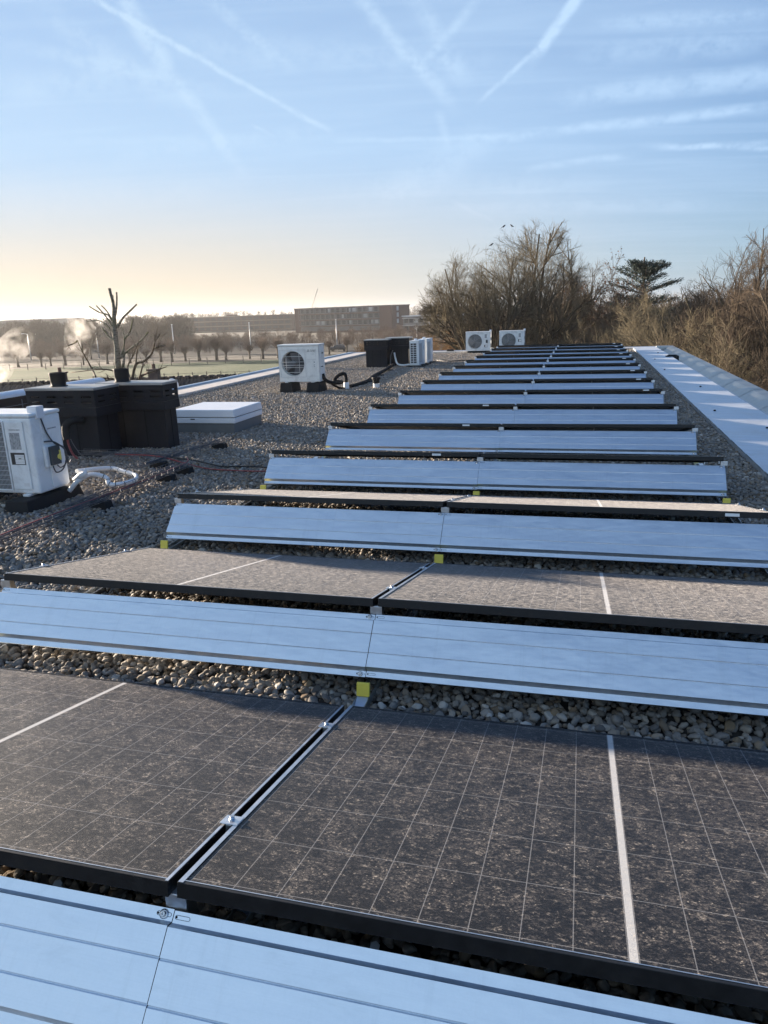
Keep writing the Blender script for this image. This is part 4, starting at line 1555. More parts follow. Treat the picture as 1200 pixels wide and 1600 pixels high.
TD = make_tree('oak_tree', 'bare tree still holding dead brown leaves left of the dark cedar', 'tree', far(946, 49), dict(seed=47, H=12, fork=.3, limbs=9, nc=(7, 6, 5, 3), trop=.03, ang=(22, 54), jit=.15, el=(25, 84), limb_len=.62, r0=.20, env=(0, 6.9, 3.2, 5.0)), None, 'twig_brown', group=GT, leaves=3200)
TE = make_tree('thicket_tree', 'bushy brown bare tree of many stems right below the dark cedar', 'tree', far(1018, 40), dict(seed=52, H=9, fork=.2, limbs=5, nc=(8, 7, 5, 4), stems=9, r0=.085, trop=.03, ang=(20, 50), jit=.13), 9.0, 'twig_brown', 'bark_olive_lit', group=GT)
TF = make_tree('thicket_tree', 'reddish brown bare tree with feathery top at the right photo edge', 'tree', far(1222, 36), dict(seed=66, H=12, fork=.25, limbs=13, nc=(8, 7, 5, 4), trop=.02, wide=1.2, ang=(20, 52), jit=.14, el=(12, 80), limb_len=.68, r0=.22, env=(0, 6.6, 5.2, 5.4)), None, 'twig_brown', group=GT)
TG = make_tree('thicket_tree', 'bare tree with pale olive forked limbs close beyond the gutter', 'tree', far(1105, 31), dict(seed=71, H=9, fork=.30, limbs=8, nc=(7, 7, 6, 4), trop=.03, ang=(20, 50), jit=.14, el=(15, 75), r0=.15), 8.8, 'twig_olive', 'bark_olive_lit', group=GT)
TH = make_tree('shrub', 'golden brown shrub left of the far units behind the roof end', 'shrub', far(742, 58), dict(seed=83, H=7, fork=.2, limbs=5, nc=(7, 6, 5, 4), stems=10, r0=.06, trop=.05), 7.4, 'twig_gold', group='golden shrubs behind the far units')
for (src, u, dd, sc, rz, lb) in (
        (TC, 868, 60, 1.0, 2.1, 'bare tree filling the gap right behind the tallest tree'),
        (TF, 1150, 42, .82, 1.3, 'reddish bare tree second from the right photo edge'),
        (TF, 1262, 27, .80, 4.0, 'feathery bare tree cut by the right photo edge, nearest to the gutter'),
        (TC, 1085, 47, .80, 2.4, 'thin topped bare tree between the cedar and the right-hand trees'),
        (TG, 968, 45, 1.0, 4.4, 'low forked bare tree below the brown leafed tree'),
        (TG, 1160, 27, .9, .9, 'forked bare tree close beyond the gutter, just right of the pale forked tree'),
        (TE, 1215, 22, .80, 3.3, 'low brown thicket at the right photo edge beyond the gutter'),
        (TE, 905, 40, .72, 5.4, 'low bare thicket behind the last solar rows'),
        (TE, 850, 40, .72, 1.7, 'low bare thicket right of the right far unit'),
        (TF, 1190, 30, .78, 2.6, 'brown round crowned bare tree low beyond the gutter near the right photo edge'),
        (TG, 1040, 36, .95, 4.9, 'forked bare tree beyond the end of the metal walkway'),
        (TE, 1058, 32, .74, 2.9, 'low bare thicket just beyond the walkway end')):
    dup(src, far(u, dd), rz, lb, scale=sc)
for (u, dd, sc, rz, lb) in ((708, 74, .85, 1., 'golden shrub leftmost beyond the roof end, farther away'), (765, 52, .86, 2., 'golden shrub directly behind the left far unit'),
                            (800, 56, .9, 3., 'golden shrub seen between the two far units'), (728, 66, .95, 4.6, 'golden shrub second from left beyond the roof end')):
    dup(TH, far(u, dd), rz, lb, scale=sc)

# cedar
ce = thing('cedar_tree', 'dark evergreen cedar with flat layered top among the bare trees', 'tree', far(1003, 62))
rng = random.Random(9)
tk, P, U, W = [], [], [], []
top = 11.9
for i in range(8):
    z0, z1 = top * i / 8, top * (i + 1) / 8
    tk.append((.12 * math.sin(z0), 0, z0, .12 * math.sin(z1), 0, z1, .34 - .035 * i, .34 - .035 * (i + 1)))
tops = [(12.2, 1.9, 26), (11.6, 2.5, 22), (11.9, 1.6, 42), (10.7, 2.9, 18), (9.9, 2.6, 14), (8.9, 3.5, 9), (8.0, 3.3, 6), (7.0, 3.4, 4), (6.0, 3.4, 0), (5.0, 3.3, 0), (4.0, 3.2, 0)]
for (z, ln, el) in tops:
    for a in [rng.uniform(0, .7) + 2 * PI * k / 6 for k in range(6)]:
        l = ln * rng.uniform(.75, 1.12)
        e = R(el + rng.uniform(-8, 10))
        d = Vector((math.cos(a) * math.cos(e), math.sin(a) * math.cos(e), math.sin(e)))
        p0 = Vector((0, 0, z - 1.3 - rng.random() * .6))
        p1 = p0 + d * l
        tk.append((*p0, *p1, .06, .015))
        side = Vector((-math.sin(a), math.cos(a), 0))
        for j in range(260):
            t = rng.uniform(.25, 1.03)
            q = p0 + d * l * t + side * rng.gauss(0, .42 * (1.2 - abs(t - .7))) + Vector((0, 0, rng.gauss(.05, .08)))
            u_ = (d * rng.uniform(.3, 1) + side * rng.uniform(-1, 1) + Vector((0, 0, rng.uniform(-.1, .5)))).normalized()
            w_ = u_.cross(Vector((rng.gauss(0, 1), rng.gauss(0, 1), rng.gauss(0, 1)))).normalized()
            P.append(q)
            U.append(u_ * rng.uniform(.08, .17))
            W.append(w_ * .03)
seg_mesh('trunk', tk, 'bark', ce, 6)
quad_cloud('crown', np.array(P), np.array(U), np.array(W), 'needle', ce)

# hard-pruned birch beside the roof, built from its photo silhouette at 25 m
bt = thing('pruned_birch', 'hard pruned birch with lichen grey trunk and bare stub branches behind the chimneys', 'tree', far(186, 25))
S = 25 / 1150.3


def bp(u, v, dy=0.):
    p = at(u, v, 25 + dy)
    q = p - bt.location
    return Vector((q.x, q.y, q.z))


def limb(pts, r0, r1, n=8, knots=True):
    c = curve([bp(*p) for p in pts], 6)
    rr2 = [(r0 + (r1 - r0) * i / (len(c) - 1)) * (1 + (rng.uniform(-.10, .16) if knots else 0)) for i in range(len(c))]
    return c, rr2


tr = MB()
c = curve([Vector((.1, 0, -.2)), Vector((.05, .05, 3.)), bp(188, 590), bp(183, 550), bp(179, 515), bp(178, 490)], 8)
tr.tube(c, [.125 - .06 * i / (len(c) - 1) + rng.uniform(-.006, .008) for i in range(len(c))], 10)
tr.build('trunk', 'birch', bt)
for pts, r0, r1 in (
        ([(178, 495), (177, 475), (173, 460), (171, 451)], .078, .062), ([(179, 500), (182, 480), (182.5, 465), (182, 457)], .052, .030),
        ([(183, 512), (192, 497), (203, 486), (213, 476)], .055, .036), ([(178, 515), (168, 498), (160, 488), (151, 478)], .045, .026),
        ([(177, 503), (168, 492), (155, 488), (140, 479)], .040, .022), ([(176, 500), (166, 485), (159, 478)], .034, .026),
        ([(178, 522), (168, 510), (155, 501), (137, 502)], .038, .018), ([(178, 531), (170, 526), (165, 519), (160, 513)], .045, .032),
        ([(189, 555), (193, 545), (194, 525), (189, 510)], .045, .022), ([(194, 530), (203, 518), (207, 500), (208, 497)], .040, .024),
        ([(188, 560), (200, 548), (220, 532), (231, 519)], .045, .028), ([(192, 575), (194, 560), (193, 545)], .06, .045)):
    r0, r1 = r0 * .72, r1 * .72
    cc, rr2 = limb(pts, r0, r1)
    b = MB().tube(cc, rr2, 8)
    b.lathe(0, 0, [(r1 * 1.15, -.02), (r1 * 1.2, .012), (0, .014)], 8, True, Matrix.Translation(cc[-1]) @ (cc[-1] - cc[-2]).to_track_quat('Z', 'Y').to_matrix().to_4x4())
    for k in range(rng.randint(2, 5)):
        i = rng.randint(2, len(cc) - 2)
        q = cc[i] + rand_perp((cc[i] - cc[i - 1]).normalized(), rng) * rr2[i] * .9
        b.tube([cc[i], q, q + (q - cc[i]) * .8], [r1 * .7, r1 * .6, r1 * .3], 6)
    b.build('branch', 'birch', bt)
# low sprawling tree with twisted limbs in front of the meadow
lt = thing('small_tree', 'low twisted bare tree spreading behind the black chimneys below the birch', 'tree', far(215, 24))
bt2, lt_loc = bt.location.copy(), lt.location.copy()


def lp(u, v, dy=0.):
    q = at(u, v, 24 + dy) - lt_loc
    return Vector((q.x, q.y, q.z))


b = MB()
b.tube(curve([Vector((0, 0, -.2)), Vector((.05, 0, 2.5)), lp(205, 600)], 5), .11, 8)
tb = MB()
lims = [[(205, 600), (212, 570), (224, 565), (237, 553), (242, 535), (250, 522)], [(237, 553), (241, 540), (243, 522)], [(205, 595), (199, 575), (208, 555), (215, 538)],
        [(212, 572), (214, 550), (217, 540)], [(205, 600), (225, 585), (240, 580), (260, 573)], [(150, 590), (143, 575), (130, 552), (121, 533)], [(121, 533), (112, 538), (105, 541)],
        [(205, 600), (185, 583), (160, 577), (112, 582)], [(240, 545), (250, 541), (258, 540)], [(205, 600), (175, 592), (150, 590)], [(215, 600), (222, 575), (224, 565)]]
for k, pts in enumerate(lims):
    cc = curve([lp(u, v, rng.uniform(-.6, .6)) for u, v in pts], 6)
    r0 = .055 if k in (0, 4, 9) else .034
    tb.tube(cc, [r0 - (r0 - .012) * i / (len(cc) - 1) for i in range(len(cc))], 7)
    for j in range(7):
        i = rng.randint(len(cc) // 3, len(cc) - 2)
        d = ((cc[i + 1] - cc[i]).normalized() + rand_perp((cc[i + 1] - cc[i]).normalized(), rng) * .9 + Vector((0, 0, .3))).normalized()
        tb.tube([cc[i], cc[i] + d * .18, cc[i] + d * .34 + Vector((0, 0, .04))], [.010, .007, .003], 5)
b.build('trunk', 'bark', lt)
tb.build('crown', 'bark', lt)


# pollard willows in a row beyond the meadow
def make_willow(seed):
    rg_ = random.Random(seed)
    t = thing('pollard_willow', '', 'tree', group='pollard willows in a row beyond the meadow')
    b = MB()
    b.tube([(0, 0, -.1), (.03, .02, .8), (0, .02, 1.5), (.02, 0, 1.9), (0, 0, 2.2)], [.30, .24, .24, .38, .20], 9)
    b.build('trunk', 'bark', t)
    sg = []
    for k in range(150):
        a = rg_.random() * 2 * PI
        e = R(90 - abs(rg_.gauss(0, 30)))
        d = Vector((math.cos(a) * math.cos(e), math.sin(a) * math.cos(e), math.sin(e)))
        p = Vector((math.cos(a) * .25, math.sin(a) * .25, 1.95 + rg_.random() * .2))
        l = rg_.uniform(1.3, 2.3)
        q = p + d * l * .5
        d2 = (d + Vector((0, 0, .25)) + rand_perp(d, rg_) * .15).normalized()
        sg += [(*p, *q, .022, .016), (*q, *(q + d2 * l * .5), .016, .008)]
        for j in range(2):
            d3 = (d2 + rand_perp(d2, rg_) * .4).normalized()
            sg.append((*q, *(q + d3 * l * .42), .012, .006))
    seg_mesh('crown', sg, 'twig_red', t, 3)
    return t


WIL = [make_willow(k) for k in (1, 2, 3)]
wu = [18, 55, 70, 93, 122, 160, 196, 222, 245, 263, 284, 306, 334, 349, 386, 407, 431, 512, 540]
wn = ['first', 'second', 'third', 'fourth', 'fifth', 'sixth', 'seventh', 'eighth', 'ninth', 'tenth', 'eleventh', 'twelfth', 'thirteenth', 'fourteenth', 'fifteenth', 'sixteenth', 'seventeenth', 'eighteenth', 'nineteenth']
for i, u in enumerate(wu):
    lb = f'pollard willow beyond the green meadow, {wn[i]} from the left in its row'
    p = far(u, 152 + rng.uniform(-2, 2) + (8 if u > 480 else 0))
    rz = rng.uniform(0, 6)
    if i < 3:
        o = WIL[i]
        o.location = p
        o.rotation_euler = (0, 0, rz)
        o['label'] = lb
    else:
        o = dup(WIL[i % 3], p, rz, lb)
    k = rng.uniform(.68, 1.15)
    o.scale = (k * rng.uniform(.85, 1.2), k * rng.uniform(.85, 1.2), k)


# far woods and scrub: many stems that read as one mass
def woods(name, label, cat, n, d0, d1, u0, u1, h0, h1, m, seed, blades=220, wd=.05, pointed=0.):
    rg_ = np.random.default_rng(seed)
    P, U, W = [], [], []
    for k in range(n):
        d = rg_.uniform(d0, d1)
        p = np.array(far(rg_.uniform(u0, u1), d))
        h = rg_.uniform(h0, h1)
        rad = h * rg_.uniform(.22, .40) * (1 - .7 * pointed)
        m_ = blades
        a = rg_.uniform(0, 2 * PI, m_)
        t = rg_.uniform(0, 1, m_) ** .8
        el = np.radians(rg_.uniform(25, 88, m_))
        rr_ = rad * np.sqrt(rg_.uniform(0, 1, m_)) * np.sin(np.clip(t * 2.6 + .3, 0, PI)) ** .6
        c = p + np.stack([np.cos(a) * rr_, np.sin(a) * rr_, h * (.12 + .80 * t)], 1)
        l = h * rg_.uniform(.05, .13, m_)
        u = np.stack([np.cos(a) * np.cos(el), np.sin(a) * np.cos(el), np.sin(el)], 1)
        w = np.cross(u, rg_.normal(0, 1, (m_, 3)))
        w /= np.linalg.norm(w, axis=1, keepdims=True)
        P.append(c)
        U.append(u * l[:, None])
        W.append(w * wd * h / 10)
        # trunk
        P.append(p[None] + [[0, 0, h * .35]])
        U.append(np.array([[0, 0, h * .38]]))
        W.append(np.array([[h * .012, h * .008, 0]]))
    o = quad_cloud(name, np.concatenate(P), np.concatenate(U), np.concatenate(W), m)
    return tag(o, label, cat, kind='stuff')


woods('far_woods', 'hazy grey brown band of bare woods beyond the fields at left', 'woods', 330, 232, 330, -120, 300, 5.5, 10.5, 'twig_grey', 1, 260, .06)
woods('far_scrub', 'reddish brown scrub belt in front of the long brick building', 'scrub', 760, 176, 245, -90, 760, 2.4, 4.8, 'twig_red', 2, 200, .05)
woods('horizon_trees', 'pale hazy row of distant trees on the horizon behind the buildings', 'trees', 300, 480, 700, 200, 800, 7, 13.5, 'twig_grey', 3, 150, .07, .3)
woods('distant_poplars', 'thin hazy poplars standing above the long roof at the skyline', 'trees', 40, 470, 560, 230, 700, 11, 13.5, 'twig_grey', 13, 150, .05, .8)
woods('back_thicket', 'tangle of bare brown trees filling the background behind the right-hand trees', 'woods', 120, 85, 150, 770, 1420, 7, 11, 'twig_brown', 4, 420, .03)
rgt = random.Random(77)
for k in range(30):
    u = 730 + 24 * k + rgt.uniform(-10, 10)
    dd = rgt.uniform(38, 62) if u < 1060 else rgt.uniform(20, 50)
    src = rgt.choice((TE, TE, TG, TH))
    o = dup(src, far(u, dd), rgt.uniform(0, 6.2), 'bare twiggy bush, one of many tangled together behind the roof end', scale=rgt.uniform(.45, .68))
    o.name = 'thicket_bush'
    o['category'] = 'bush'
    o['group'] = 'tangled bare bushes behind the roof end'
woods('leaf_litter', 'brown leaf litter and low stems on the ground behind the roof', 'undergrowth', 200, 34, 90, 720, 1420, .6, 1.8, 'twig_brown', 5, 160, .03)
woods('edge_scrub', 'low leafless scrub along the far roof end below the golden shrubs', 'scrub', 90, 70, 130, 560, 800, 2., 5.2, 'twig_gold', 6, 240, .04)
# a few single big trees standing above the far woods
for (u, dd, h, lb) in ((135, 175, 10.2, 'tall hazy bare tree behind the vapour, left of the birch'), (246, 190, 10.5, 'tall hazy bare tree right of the birch above the woods'), (35, 200, 8.5, 'hazy bare tree far left beyond the willow row')):
    dup(TC, far(u, dd), u, lb, scale=h / 12.1)['group'] = 'hazy bare trees beyond the willows'


# ------------------------------------------------------------------ fences, lamp posts, car
def fence(label, d, u0, u1, step, h):
    t = thing('field_fence', label, 'fence', far(u0, d))
    t.rotation_euler = (0, 0, -YAW)
    Lf = (u1 - u0) / 1150.3 * d
    n = int(Lf / step)
    rg_ = random.Random(n)
    for k in range(n + 1):
        x = Lf * k / n
        MB().taper(x - .06, x + .06, -.06, .06, -.1, h * rg_.uniform(.92, 1.08), .01, .01).build('post', 'post', t)
    for z in (h * .5, h * .88):
        b = MB()
        b.tube([(0, 0, z), (Lf, 0, z)], .022, 4)
        b.build('rail', 'post', t)


fence('timber post and rail fence along the near side of the green meadow', 104, -25, 455, 1.9, 1.15)
fence('timber post and rail fence along the far side of the green meadow', 141, -25, 470, 3.2, 1.25)


def lamp_post(label, u, d, h, arm):
    t = thing('lamp_post', label, 'lamp post', far(u, d), 0, 'pale lamp posts along the road')
    MB().tube([(0, 0, -.1), (0, 0, h * .5), (0, 0, h)], [.16, .12, .09], 8).build('pole', 'lamp', t)
    b = MB()
    if arm:
        b.tube([(0, 0, h - .05), (arm * .5, 0, h + .08), (arm * 1.0, 0, h + .1)], .05, 6)
        b.taper(arm * 1.0 - .3, arm * 1.0 + .3, -.14, .14, h + .03, h + .16, .06, .04)
    else:
        b.lathe(0, 0, [(.10, h), (.18, h + .06), (.16, h + .2), (0, h + .24)], 10)
    b.build('lamp_head', 'lamp', t)


for (u, d, vt, vb, arm, lb) in ((525, 178, 500, 536, 0, 'pale lamp post in front of the brick building, above the middle outdoor unit'), (389, 185, 505, 537, 0, 'pale lamp post left of the ivory outdoor unit in the distance'),
                                (268, 185, 508, 541, 0, 'pale lamp post among far trees right of the birch'), (671, 190, 497, 530, 0, 'tall pale lamp post above the end-on units'),
                                (651, 205, 515, 530, 0, 'short pale lamp post above the end-on units'), (148, 180, 512, 545, 0, 'pale lamp post left of the birch behind the vapour'),
                                (40, 180, 522, 545, -1.3, 'lamp post with arm at far left behind the vapour')):
    hz = 508 - .0352 * u
    zt = 1.4135 - (vt - hz) * d / 1150.3
    zt = at(u, vt, d).z
    lamp_post(lb, u, d, zt - GZ, arm)
car = thing('parked_car', 'small dark parked car beyond the willows at the foot of a lamp post', 'car', far(527, 172), -YAW)
b = MB()
b.extrude([(-.85, .35), (-.85, .85), (-.80, .95), (.80, .95), (.85, .85), (.85, .35)], -2.1, 2.1)
b.add([(-1.2, -.75, .95), (1.5, -.75, .95), (1.5, .75, .95), (-1.2, .75, .95), (-.6, -.62, 1.45), (1.1, -.62, 1.45), (1.1, .62, 1.45), (-.6, .62, 1.45)], [(0, 1, 5, 4), (1, 2, 6, 5), (2, 3, 7, 6), (3, 0, 4, 7), (4, 5, 6, 7)])
b.build('body', 'car_paint', car, .06)
MB().add([(-.95, -.73, 1.0), (1.3, -.73, 1.0), (1.05, -.655, 1.38), (-.55, -.655, 1.38)], [(0, 1, 2, 3)]).build('side_window', 'win', car)
for x in (-1.3, 1.3):
    for yv in (-.8, .62):
        MB().lathe(0, 0, [(0, 0), (.2, 0), (.32, .01), (.33, .1), (.32, .18), (0, .18)], 16, True, Matrix.Translation((x, yv + .18, .33)) @ Matrix.Rotation(PI / 2, 4, 'X')).build('wheel', 'rubber', car)


# ------------------------------------------------------------------ buildings far off
def place_between(name, label, cat, pa, pb):
    d = pb - pa
    return thing(name, label, cat, pa, math.atan2(d.y, d.x)), d.length


ap, LB = place_between('apartment_building', 'long red brick apartment block with dark window rows rising above the scrub', 'building', far(461, 352), far(612, 325))
zt = 10.7
MB().box(0, LB, 0, 16, -.3, zt).build('wall', 'brick', ap)
b = MB()
b.box(-.25, LB + .25, -.25, 16.25, zt + .003, zt + .35)
b.build('roof_edge', 'greycl', ap)
nb = 15
x0, x1 = LB * .065, LB * .885
bw = (x1 - x0) / nb
b = MB()
for fl in range(4):
    z = .35 + fl * 2.62
    b.box(x0, x1, -.06, -.003, z + .35, z + 2.3)
b.build('window_band', 'greycl', ap)
rgb = random.Random(3)
for fl in range(1, 4):
    z = .35 + fl * 2.62
    for k in range(nb):
        xa = x0 + bw * k
        wv = MB().box(xa + bw * .12, xa + bw * .86, -.09, -.063, z + .5, z + 2.2).build('window', 'win', ap)
        if rgb.random() < .45:
            MB().box(xa + bw * (.14 if rgb.random() < .5 else .5), xa + bw * (.48 if rgb.random() < .5 else .84), -.10, -.0905, z + .6, z + 2.15).build('curtain', 'curtain', wv)
    MB().box(x0, x1, -1.3, -.10, z + .10, z + .26).build('balcony_slab', 'concrete', ap)
    b = MB()
    for k in range(nb + 1):
        b.box(x0 + bw * k - .06, x0 + bw * k + .06, -1.3, -1.2, z + .26, z + 2.5)
    b.box(x0, x1, -1.29, -1.25, z + 1.15, z + 1.22)
    b.build('balcony_railing', 'greycl', ap)
b = MB()
for fl in range(1, 4):
    z = .35 + fl * 2.62
    b.box(LB + .003, LB + .06, 4.5, 6.2, z + .4, z + 2.2)
b.build('side_window', 'curtain', ap)
wg, LW = place_between('apartment_wing', 'lower long dark brick wing left of the red brick block', 'building', far(262, 452), far(460, 436))
MB().box(0, LW, 0, 14, -.3, 8.5).build('wall', 'brick_dark', wg)
MB().box(-.2, LW + .1, -.2, 14.2, 8.503, 8.8).build('roof_edge', 'greycl', wg)
for fl in range(3):
    z = .3 + fl * 2.75
    for k in range(20):
        xa = LW * (.02 + .048 * k)
        wv = MB().box(xa, xa + LW * .034, -.06, -.003, z + .8, z + 2.3).build('window', 'win', wg)
    MB().box(LW * .02, LW * .98, -1.1, -.07, z + .1, z + .25).build('balcony_slab', 'concrete', wg)
MB().box(LW * .46, LW * .52, 3, 7, 8.803, 9.6).build('roof_hut', 'brick', wg)
lo, LL = place_between('low_building', 'low grey building with pale roof right of the brick block', 'building', far(630, 300), far(705, 288))
MB().box(0, LL, 0, 12, -.3, 6.1).build('wall', 'greycl', lo)
MB().box(-.4, LL * .62, -.4, 12.4, 6.103, 6.5).build('roof', 'roof_pale', lo)
MB().box(LL * .621, LL + .4, -.4, 12.4, 6.103, 6.75).build('roof', 'roof_pale', lo)
for fl in range(2):
    for k in range(9):
        xa = LL * (.03 + .107 * k)
        MB().box(xa, xa + LL * .075, -.05, -.003, .9 + fl * 2.9, 2.4 + fl * 2.9).build('window', 'curtain' if k in (2, 6, 7) else 'win', lo)
    MB().box(0, LL, -.9, -.06, 2.75 + fl * 2.6, 2.88 + fl * 2.6).build('balcony_slab', 'lamp', lo)
l2, LL2 = place_between('low_building', 'hazy low brown building behind the pale roof near the golden shrubs', 'building', far(655, 400), far(740, 385))
MB().box(0, LL2, 0, 12, -.3, 7.6).build('wall', 'brick_dark', l2)
b = MB()
b.extrude([(-.5, 7.603), (6, 9.6), (12.5, 7.603)], -.4, LL2 + .4)
b.build('roof', 'tiles', l2)
sh, LS = place_between('long_shed', 'long pale flat shed on the skyline at the left photo edge', 'building', far(-120, 520), far(105, 520))
MB().box(0, LS, 0, 30, -.3, 11.0).build('wall', 'greycl', sh)
MB().box(-.4, LS + .4, -.4, 30.4, 11.003, 11.5).build('roof', 'roof_pale', sh)
cr = thing('tower_crane', 'thin hazy crane jib rising above the brick block', 'crane', far(487, 430))
b = MB()
b.tube([(0, 0, -.1), (0, 0, 11)], .45, 4)
b.build('mast', 'crane', cr)
jd = RA * 4.6
b = MB()
for o in (-.3, .3):
    b.tube([(o, 0, 10.8), (jd.x + o * .4, jd.y, 22)], .09, 4)
for k in range(10):
    t0, t1 = k / 10, (k + 1) / 10
    s = 1 if k % 2 else -1
    b.tube([(jd.x * t0 + .3 * s * (1 - .6 * t0), jd.y * t0, 10.8 + 11.2 * t0), (jd.x * t1 - .3 * s * (1 - .6 * t1), jd.y * t1, 10.8 + 11.2 * t1)], .06, 4)
b.build('jib', 'crane', cr)
# tiled houses just below the left roof edge
th, LT = place_between('terraced_house', 'terraced house with dark tiled roof and two brick chimneys below the left roof edge', 'house', far(-190, 40), far(560, 40))
zr = 5.35
MB().box(0, LT, -4.4, 4.4, -.2, 2.6).build('wall', 'brick_dark', th)
# lay the tiles in the roof's own plane
ang = math.atan2(zr - 2.5, 4.9)
sl = math.hypot(zr - 2.5, 4.9)
rf = MB().box(-.3, LT + .3, 0, sl, -.08, 0).build('roof', 'tiles', th, 0, (0, -4.9, 2.5), (ang, 0, 0))
MB().box(-.3, LT + .3, 0, sl, -.08, 0).build('roof', 'tiles', th, 0, (0, 4.9, 2.5), (PI - ang, 0, 0)).scale = (1, 1, -1)
b = MB()
k = 0
while k < LT:
    b.tube([(k, 0, zr - .01), (k + .40, 0, zr + .01)], .11, 8)
    k += .41
b.build('ridge_tiles', 'tiles', th)
for (u, lbx) in ((88, 0), (236, 1)):
    x = (far(u, 40) - th.location).dot(RA)
    ch = MB().box(x - .26, x + .26, -.7, -.2, zr - .6, zr + .48).box(x - .31, x + .31, -.75, -.15, zr + .4805, zr + .56).build('chimney', 'brick_dark', th)
    MB().lathe(x, -.45, [(.10, zr + .5605), (.085, zr + .76), (.11, zr + .80), (.07, zr + .80)], 12).build('chimney_pot', 'brick', ch)
x = (far(345, 40) - th.location).dot(RA)
MB().lathe(x, -1.2, [(.13, zr - 1.), (.10, zr - .1), (.14, zr - .06), (.14, zr + .05), (0, zr + .08)], 12).build('roof_vent', 'post', th)
# white house glimpsed through the trees
wh, LH = place_between('white_house', 'white rendered house glimpsed between bare trunks beyond the gutter', 'house', far(1072, 66), far(1128, 62))
MB().box(0, LH, 0, 7, -.2, 3.3).add([(0, 0, 3.3), (0, 7, 3.3), (0, 3.5, 5.6), (LH, 0, 3.3), (LH, 7, 3.3), (LH, 3.5, 5.6)], [(0, 1, 2), (3, 5, 4)]).build('wall', 'white_wall', wh)
b = MB()
b.add([(-.3, -.35, 3.15), (LH + .3, -.35, 3.15), (LH + .3, 3.5, 5.75), (-.3, 3.5, 5.75)], [(0, 1, 2, 3)])
b.add([(-.3, 7.35, 3.15), (LH + .3, 7.35, 3.15), (LH + .3, 3.5, 5.75), (-.3, 3.5, 5.75)], [(0, 1, 2, 3)])
b.build('roof', 'tiles', wh)
for x in (.8, 2.0):
    MB().box(x, x + .7, -.04, -.003, 1.0, 2.3).build('window', 'win', wh)

# birds on the tallest tree
def tip_near(tree, u, d):
    """the topmost twig end of a tree close to a bearing"""
    me = [k for k in tree.children if k.name.startswith('crown')][0].data
    co = np.empty(len(me.vertices) * 3, np.float32)
    me.vertices.foreach_get('co', co)
    co = co.reshape(-1, 3)
    a = tree.rotation_euler.z
    x = co[:, 0] * math.cos(a) - co[:, 1] * math.sin(a) + tree.location.x - CAM.x
    y = co[:, 0] * math.sin(a) + co[:, 1] * math.cos(a) + tree.location.y
    s = (x * RA.x + y * RA.y) / (x * FA.x + y * FA.y)
    q = at(u, 360, 100.) - CAM
    z = np.where(np.abs(s - q.dot(RA) / q.dot(FA)) < .004, co[:, 2], -99)
    k = int(z.argmax())
    return Vector((x[k] + CAM.x, y[k], float(co[k, 2]) + GZ))


def make_bird(label, tree, u, d, rz):
    p = tip_near(tree, u, d)
    t = thing('bird', label, 'bird', p + Vector((0, 0, .03)), rz, 'birds perched on the treetops')
    b = MB()
    b.tube([(-.24, 0, -.02), (-.13, 0, .02), (-.05, 0, .06), (.05, 0, .12), (.10, 0, .17), (.14, 0, .21), (.19, 0, .215), (.235, 0, .205)], [.022, .03, .065, .085, .06, .05, .035, .006], 8)
    b.build('body', 'bird', t)
    t.scale = (.6, .6, .6)
    MB().tube([(.0, .02, .06), (.0, .02, -.06)], .008, 5).tube([(.0, -.02, .06), (.0, -.02, -.06)], .008, 5).build('legs', 'bird', t)


make_bird('black bird perched on the treetop, left one of the close pair', TB, 786, 48, .4)
make_bird('black bird perched on the treetop, right one of the close pair', TB, 799, 48, 2.8)
make_bird('lone black bird perched lower on the left side of the treetop', TA, 763, 47, .2)


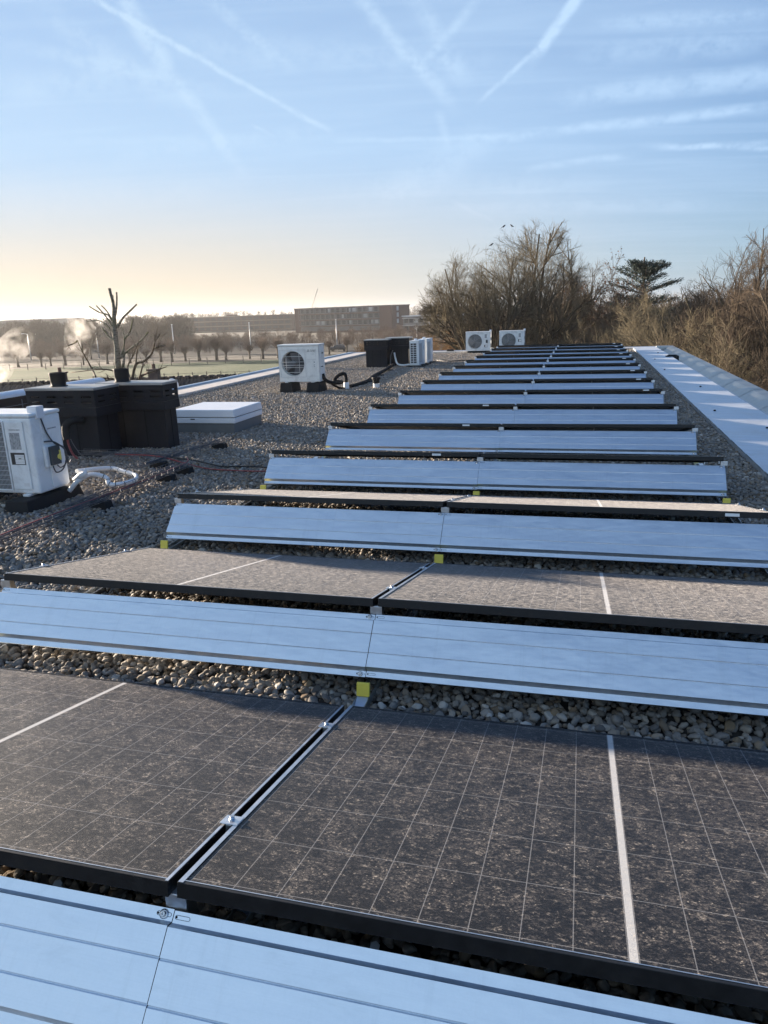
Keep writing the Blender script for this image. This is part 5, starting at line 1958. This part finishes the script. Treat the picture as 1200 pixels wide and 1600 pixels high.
# ------------------------------------------------------------------ vapour and haze
def plume(name, label, pts, r0, r1, dens, seed):
    t = MB()
    cc = curve(pts, 6)
    n = len(cc) - 1
    t.tube(cc, [(r0 + (r1 - r0) * (i / n) ** .8) * min(1, max(.02, math.sin(PI * i / n) * 2.2)) for i in range(n + 1)], 12)
    m = bpy.data.materials.new('vapour_' + str(seed))
    m.use_nodes = True
    nt = NT(m.node_tree)
    nt.n.remove(nt.n['Principled BSDF'])
    out = nt.n['Material Output']
    pv = nt.node('ShaderNodeVolumePrincipled')
    pv.inputs['Color'].default_value = (.95, .93, .9, 1)
    pv.inputs['Anisotropy'].default_value = .3
    co = nt.coord('Object')
    n = nt.noise(co, 1.15, 3, .6, .7)
    nt.set(pv.inputs['Density'], nt.ss(n, .44, .86, 0, dens))
    nt.l.new(pv.outputs[0], out.inputs['Volume'])
    M[m.name] = m
    o = t.build(name, m)
    return tag(o, label, 'vapour', kind='stuff')


def fp(u, v, d):
    return at(u, v, d)


plume('vapour', 'warm white plume of vapour rising behind the nearest chimney flue', [fp(109, 584, 38), fp(106, 572, 38), fp(113, 556, 38), fp(118, 540, 38), fp(122, 520, 38), fp(128, 503, 38), fp(136, 490, 38)], .18, .85, 1.3, 1)
plume('vapour', 'drifting bank of vapour at the left photo edge', [fp(-40, 596, 40), fp(-10, 582, 40), fp(4, 560, 40), fp(18, 545, 40), fp(34, 532, 40), fp(55, 522, 40)], .8, .75, .8, 2)
hm = bpy.data.materials.new('haze')
hm.use_nodes = True
nt = NT(hm.node_tree)
nt.n.remove(nt.n['Principled BSDF'])
pv = nt.node('ShaderNodeVolumePrincipled')
pv.inputs['Color'].default_value = (.90, .91, .93, 1)
pv.inputs['Density'].default_value = .00017
pv.inputs['Anisotropy'].default_value = .5
nt.l.new(pv.outputs[0], nt.n['Material Output'].inputs['Volume'])
M['haze'] = hm
hz_ = MB().box(-2450, 2450, -650, 2950, GZ - 1.2, 17.)
tag(hz_.build('haze', 'haze'), 'thin pale winter haze over the fields', 'haze', kind='stuff')
SC.cycles.volume_bounces = 1
SC.cycles.volume_step_rate = 2.
SC.cycles.max_bounces = 6
SC.cycles.use_denoising = True
